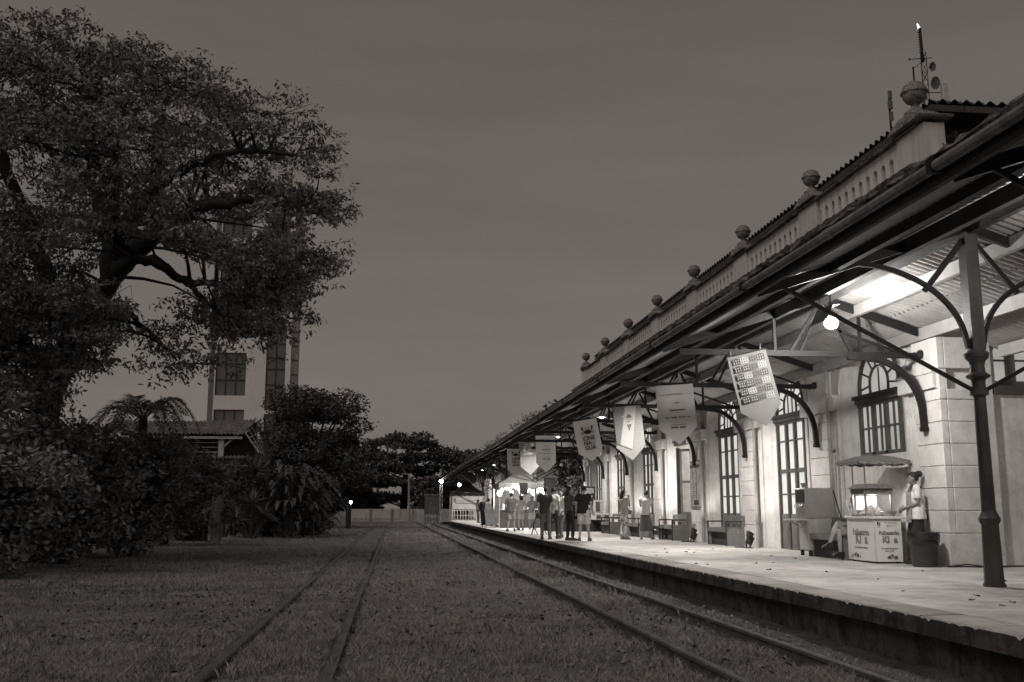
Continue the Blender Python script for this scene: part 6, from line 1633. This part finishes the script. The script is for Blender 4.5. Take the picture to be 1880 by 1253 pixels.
# spiky yucca plants and drooping broad leaves
YL = mat('spiky yucca leaf', .085, .55, .35, 3, 0, spec=.35)
def yucca(label, x, y, heads):
    t = thing('yucca', label, 'plant', (x, y, 0), group='spiky yuccas in front of the tiled house', static=True)
    b = MB()
    for (dx, z, s_) in heads: b.tube([(x + dx * .2, y, 0), (x + dx * .7, y, z * .5), (x + dx, y, z)], [.09, .07, .05], 6)
    b.build('stem', BARK, t)
    for (dx, z, s_) in heads:
        b = MB()
        for k in range(70):
            a = R.uniform(0, 6.283); el = R.uniform(-.5, 1.4); L = s_ * R.uniform(.8, 1.1); d = Vector((math.cos(a) * math.cos(el), math.sin(a) * math.cos(el), math.sin(el))); sd = d.cross(Vector((0, 0, 1))).normalized() * .028
            p = Vector((x + dx, y, z)); b.add([p - sd, p + sd, p + d * L * .6 + sd * .9, p + d * L - Vector((0, 0, .12 * L * math.cos(el))), p + d * L * .6 - sd * .9], [(0, 1, 2, 3, 4)])
        o = b.build('leaf_rosette', YL, t, smooth=0); o['kind'] = 'stuff'
yucca('tallest spiky yucca, in the middle of its clump', -6.6, 49, ((0, 3.1, .9), (.5, 2.4, .8), (-.4, 2.0, .8)))
yucca('spiky yucca beside the dark square pillar', -7.9, 48.6, ((0, 2.6, .85), (-.4, 1.7, .8), (.4, 1.2, .8)))
yucca('lower spiky yucca at the front of the clump', -6.5, 47.6, ((0, 1.6, .85), (.6, 1.0, .75), (-.7, .9, .75)))
yucca('spiky yucca at the back under the house eave', -8.0, 51.5, ((0, 3.2, .8), (.7, 3.5, .8)))
BL = mat('broad drooping leaf', .055, .5, .35, 2, 0, spec=.35)
def broad(label, x, y, h, n_, seed):
    t = thing('broadleaf_plant', label, 'plant', (x, y, 0), group='broad-leaved plants before the round tree', static=True)
    rr = random.Random(seed); b = MB()
    for k in range(6): b.tube([(x + rr.uniform(-.3, .3), y, 0), (x + rr.uniform(-.5, .5), y + rr.uniform(-.3, .3), h * .8)], [.06, .03], 5)
    b.build('stem', BARK, t)
    for k in range(n_):
        a = rr.uniform(0, 6.283); z = h * rr.uniform(.15, 1); q = 1.5 * rr.random() ** .6; L = rr.uniform(.5, 1.0); w = L * rr.uniform(.10, .16)
        p = Vector((x + q * math.cos(a), y + q * .7 * math.sin(a), z)); d = Vector((math.cos(a), math.sin(a), 0)); sd = d.cross(Vector((0, 0, 1)))
        b = MB(); rows = []
        for i in range(6):
            u = i / 5; c = p + d * L * u * .8 + Vector((0, 0, L * (.45 * math.sin(math.pi * u * .55) - .75 * u * u))); ww = w * math.sin(math.pi * (.08 + .9 * u)) ** .7
            rows.append([c - sd * ww - Vector((0, 0, .0)), c - Vector((0, 0, ww * .35)), c + sd * ww])
        b.loft(rows, cap=False, closed=False); b.build('leaf', BL, t, smooth=60)
broad('broad-leaved plant right of the yuccas', -5.0, 49.5, 3.7, 130, 3)
broad('broad-leaved plant at the right end of the clump, drooping to the grass', -4.2, 50.5, 3.0, 110, 4)
simple_tree('undergrowth_shrub', 'dark undergrowth filling in behind the yuccas and broad leaves', -6.3, 51.5, 3.5, 2.8, 90, 8000, .22, npad=40, lo=.03, cat='shrub')
simple_tree('undergrowth_shrub', 'dark bush between the broad leaves and the picket fence', -4.4, 55, 3.2, 1.9, 91, 5000, .22, npad=30, lo=.03, cat='shrub')

# ------------------------------------------------------------------ grass
def grass(name, n, ymin, ymax, h, w, seed, segs, power, m_):
    rs = np.random.RandomState(seed)
    x = []; y = []
    while sum(map(len, x)) < n:
        k = n
        yy = ymin + (ymax - ymin) * rs.rand(k) ** power
        half = yy * .62 + 2
        xx = rs.uniform(-1, 1, k) * half + yy * .0
        keep = (xx < 4.35) & (xx > -14 - yy * .1)
        dens = np.clip((fnoise(xx * .55 + 3, yy * .55) * .7 + fnoise(xx * 1.9, yy * 1.9 + 5) * .3 - .36) * 4.5, .06, 1)
        dens = np.where(xx > 3.95, dens * .25, dens)
        for rx_ in (-1.52, -.50, 2.62, 3.70):
            dens = np.where(np.abs(xx - rx_ + (.05 if rx_ > 0 else 0)) < (.10 if rx_ < 0 else .11), dens * .12, dens)
        keep &= rs.rand(k) < dens
        x.append(xx[keep]); y.append(yy[keep])
    x = np.concatenate(x)[:n]; y = np.concatenate(y)[:n]
    z = ground_z(x, y) - .01
    pz = fnoise(x * .9 + 20, y * .9)
    hh = h * (.15 + 1.6 * pz ** 1.3) * (.6 + .8 * rs.rand(n)) * np.where((np.abs(x - 3.2) < .9) | (np.abs(x - 4.1) < .3), 1.35, 1)
    a = rs.rand(n) * 6.283; ln = hh * (.25 + .75 * rs.rand(n)); dx, dy = np.cos(a) * ln, np.sin(a) * ln
    a2 = rs.rand(n) * 6.283; wx, wy = np.cos(a2) * w * .5, np.sin(a2) * w * .5
    P = lambda u, k: np.stack([x + dx * u * u + wx * k, y + dy * u * u + wy * k, z + hh * (u - .25 * u * u)], 1)
    if segs == 1:
        V = np.stack([P(0, -1), P(0, 1), P(1, 0)], 1).reshape(-1, 3); F = np.arange(3 * n).reshape(-1, 3)
    else:
        V = np.stack([P(0, -1), P(0, 1), P(.55, .8), P(1, 0), P(.55, -.8)], 1).reshape(-1, 3)
        i = np.arange(n)[:, None] * 5; F = np.concatenate([i + np.array([[0, 1, 2]]), i + np.array([[0, 2, 4]]), i + np.array([[4, 2, 3]])])
    o = link(name, fastmesh(name, V, F, m_)); o['kind'] = 'stuff'
    return o
GR = mat('dry grass blade', 0.21, .8, .6, 1.1, 0, spec=.2, blotch=.0)
GR.node_tree.nodes['Noise Texture'].inputs['Detail'].default_value = 12; GR.node_tree.nodes['Noise Texture'].inputs['Roughness'].default_value = 0.85
o = grass('grass', 340000, 5.5, 18, .085, .0075, 1, 2, 1.25, GR)
o = grass('grass', 210000, 17, 44, .105, .018, 2, 1, 1.1, GR)
o = grass('grass', 90000, 40, 112, .10, .045, 3, 1, 1.0, GR)
rs = np.random.RandomState(31)
cx, cy = [], []
for i in range(150):
    yy = 6.5 + 26 * rs.rand() ** 1.4; xx = rs.choice([4.05, 3.45, 2.3, -.1, -2.0]) + rs.normal() * .35 if rs.rand() < .7 else rs.uniform(-6, 3.5)
    k = rs.randint(8, 22); cx.append(xx + rs.normal(size=k) * .07); cy.append(yy + rs.normal(size=k) * .07)
wx_, wy_ = np.concatenate(cx), np.concatenate(cy); n = len(wx_); wz = ground_z(wx_, wy_)
a = rs.rand(n) * 6.283; hh = .05 + .09 * rs.rand(n); ln = hh * .55; W_ = .002
V = np.stack([np.stack([wx_ - W_, wy_, wz], 1), np.stack([wx_ + W_, wy_, wz], 1), np.stack([wx_ + np.cos(a) * ln * .35 + W_, wy_ + np.sin(a) * ln * .35, wz + hh * .75], 1), np.stack([wx_ + np.cos(a) * ln, wy_ + np.sin(a) * ln, wz + hh], 1)], 1).reshape(-1, 3)
o = link('weed_tufts', fastmesh('weed_tufts', V, np.arange(4 * n).reshape(-1, 4), GR)); o['kind'] = 'stuff'
# loose ballast stones between the tracks
n = 4200; yy = 6 + 22 * rs.rand(n) ** 1.3; xx = rs.uniform(-3.2, 4.7, n); kk = fnoise(xx * .55 + 3, yy * .55) < .5; xx, yy = xx[kk], yy[kk]; n = len(xx)
s_ = .012 + .022 * rs.rand(n) ** 2; zz = ground_z(xx, yy) + s_ * .3
base = np.array([(1, 0, 0), (-1, 0, 0), (0, 1, 0), (0, -1, 0), (0, 0, 1), (0, 0, -1)], float)
V = (np.stack([xx, yy, zz], 1)[:, None, :] + base[None] * (s_[:, None, None] * (.6 + .8 * rs.rand(n, 6, 1)))).reshape(-1, 3)
f_ = np.array([(0, 2, 4), (2, 1, 4), (1, 3, 4), (3, 0, 4), (2, 0, 5), (1, 2, 5), (3, 1, 5), (0, 3, 5)])
o = link('gravel', fastmesh('gravel', V, (np.arange(n)[:, None, None] * 6 + f_[None]).reshape(-1, 3), mat('ballast stone', .17, .95, .5, 9, 0))); o['kind'] = 'stuff'
rs = np.random.RandomState(77); n = 9000
yy = 6 + 24 * rs.rand(n) ** 1.3; xx = rs.uniform(-1, 1, n) * (yy * .45 + 1.0) + .0
kk = (xx < 3.9) & (rs.rand(n) < np.clip((fnoise(xx * .5 + 40, yy * .5) - .38) * 5, .05, 1)); xx, yy = xx[kk], yy[kk]
c = np.stack([xx, yy, ground_z(xx, yy) + .02 + .05 * rs.rand(len(xx))], 1)
V, F = leaf_quads(c, .055, .6, -.1, rs)
o = link('leaf_litter', fastmesh('leaf_litter', V, F, mat('dark fallen leaf', .05, .8, .4, 5, 0))); o['kind'] = 'stuff'
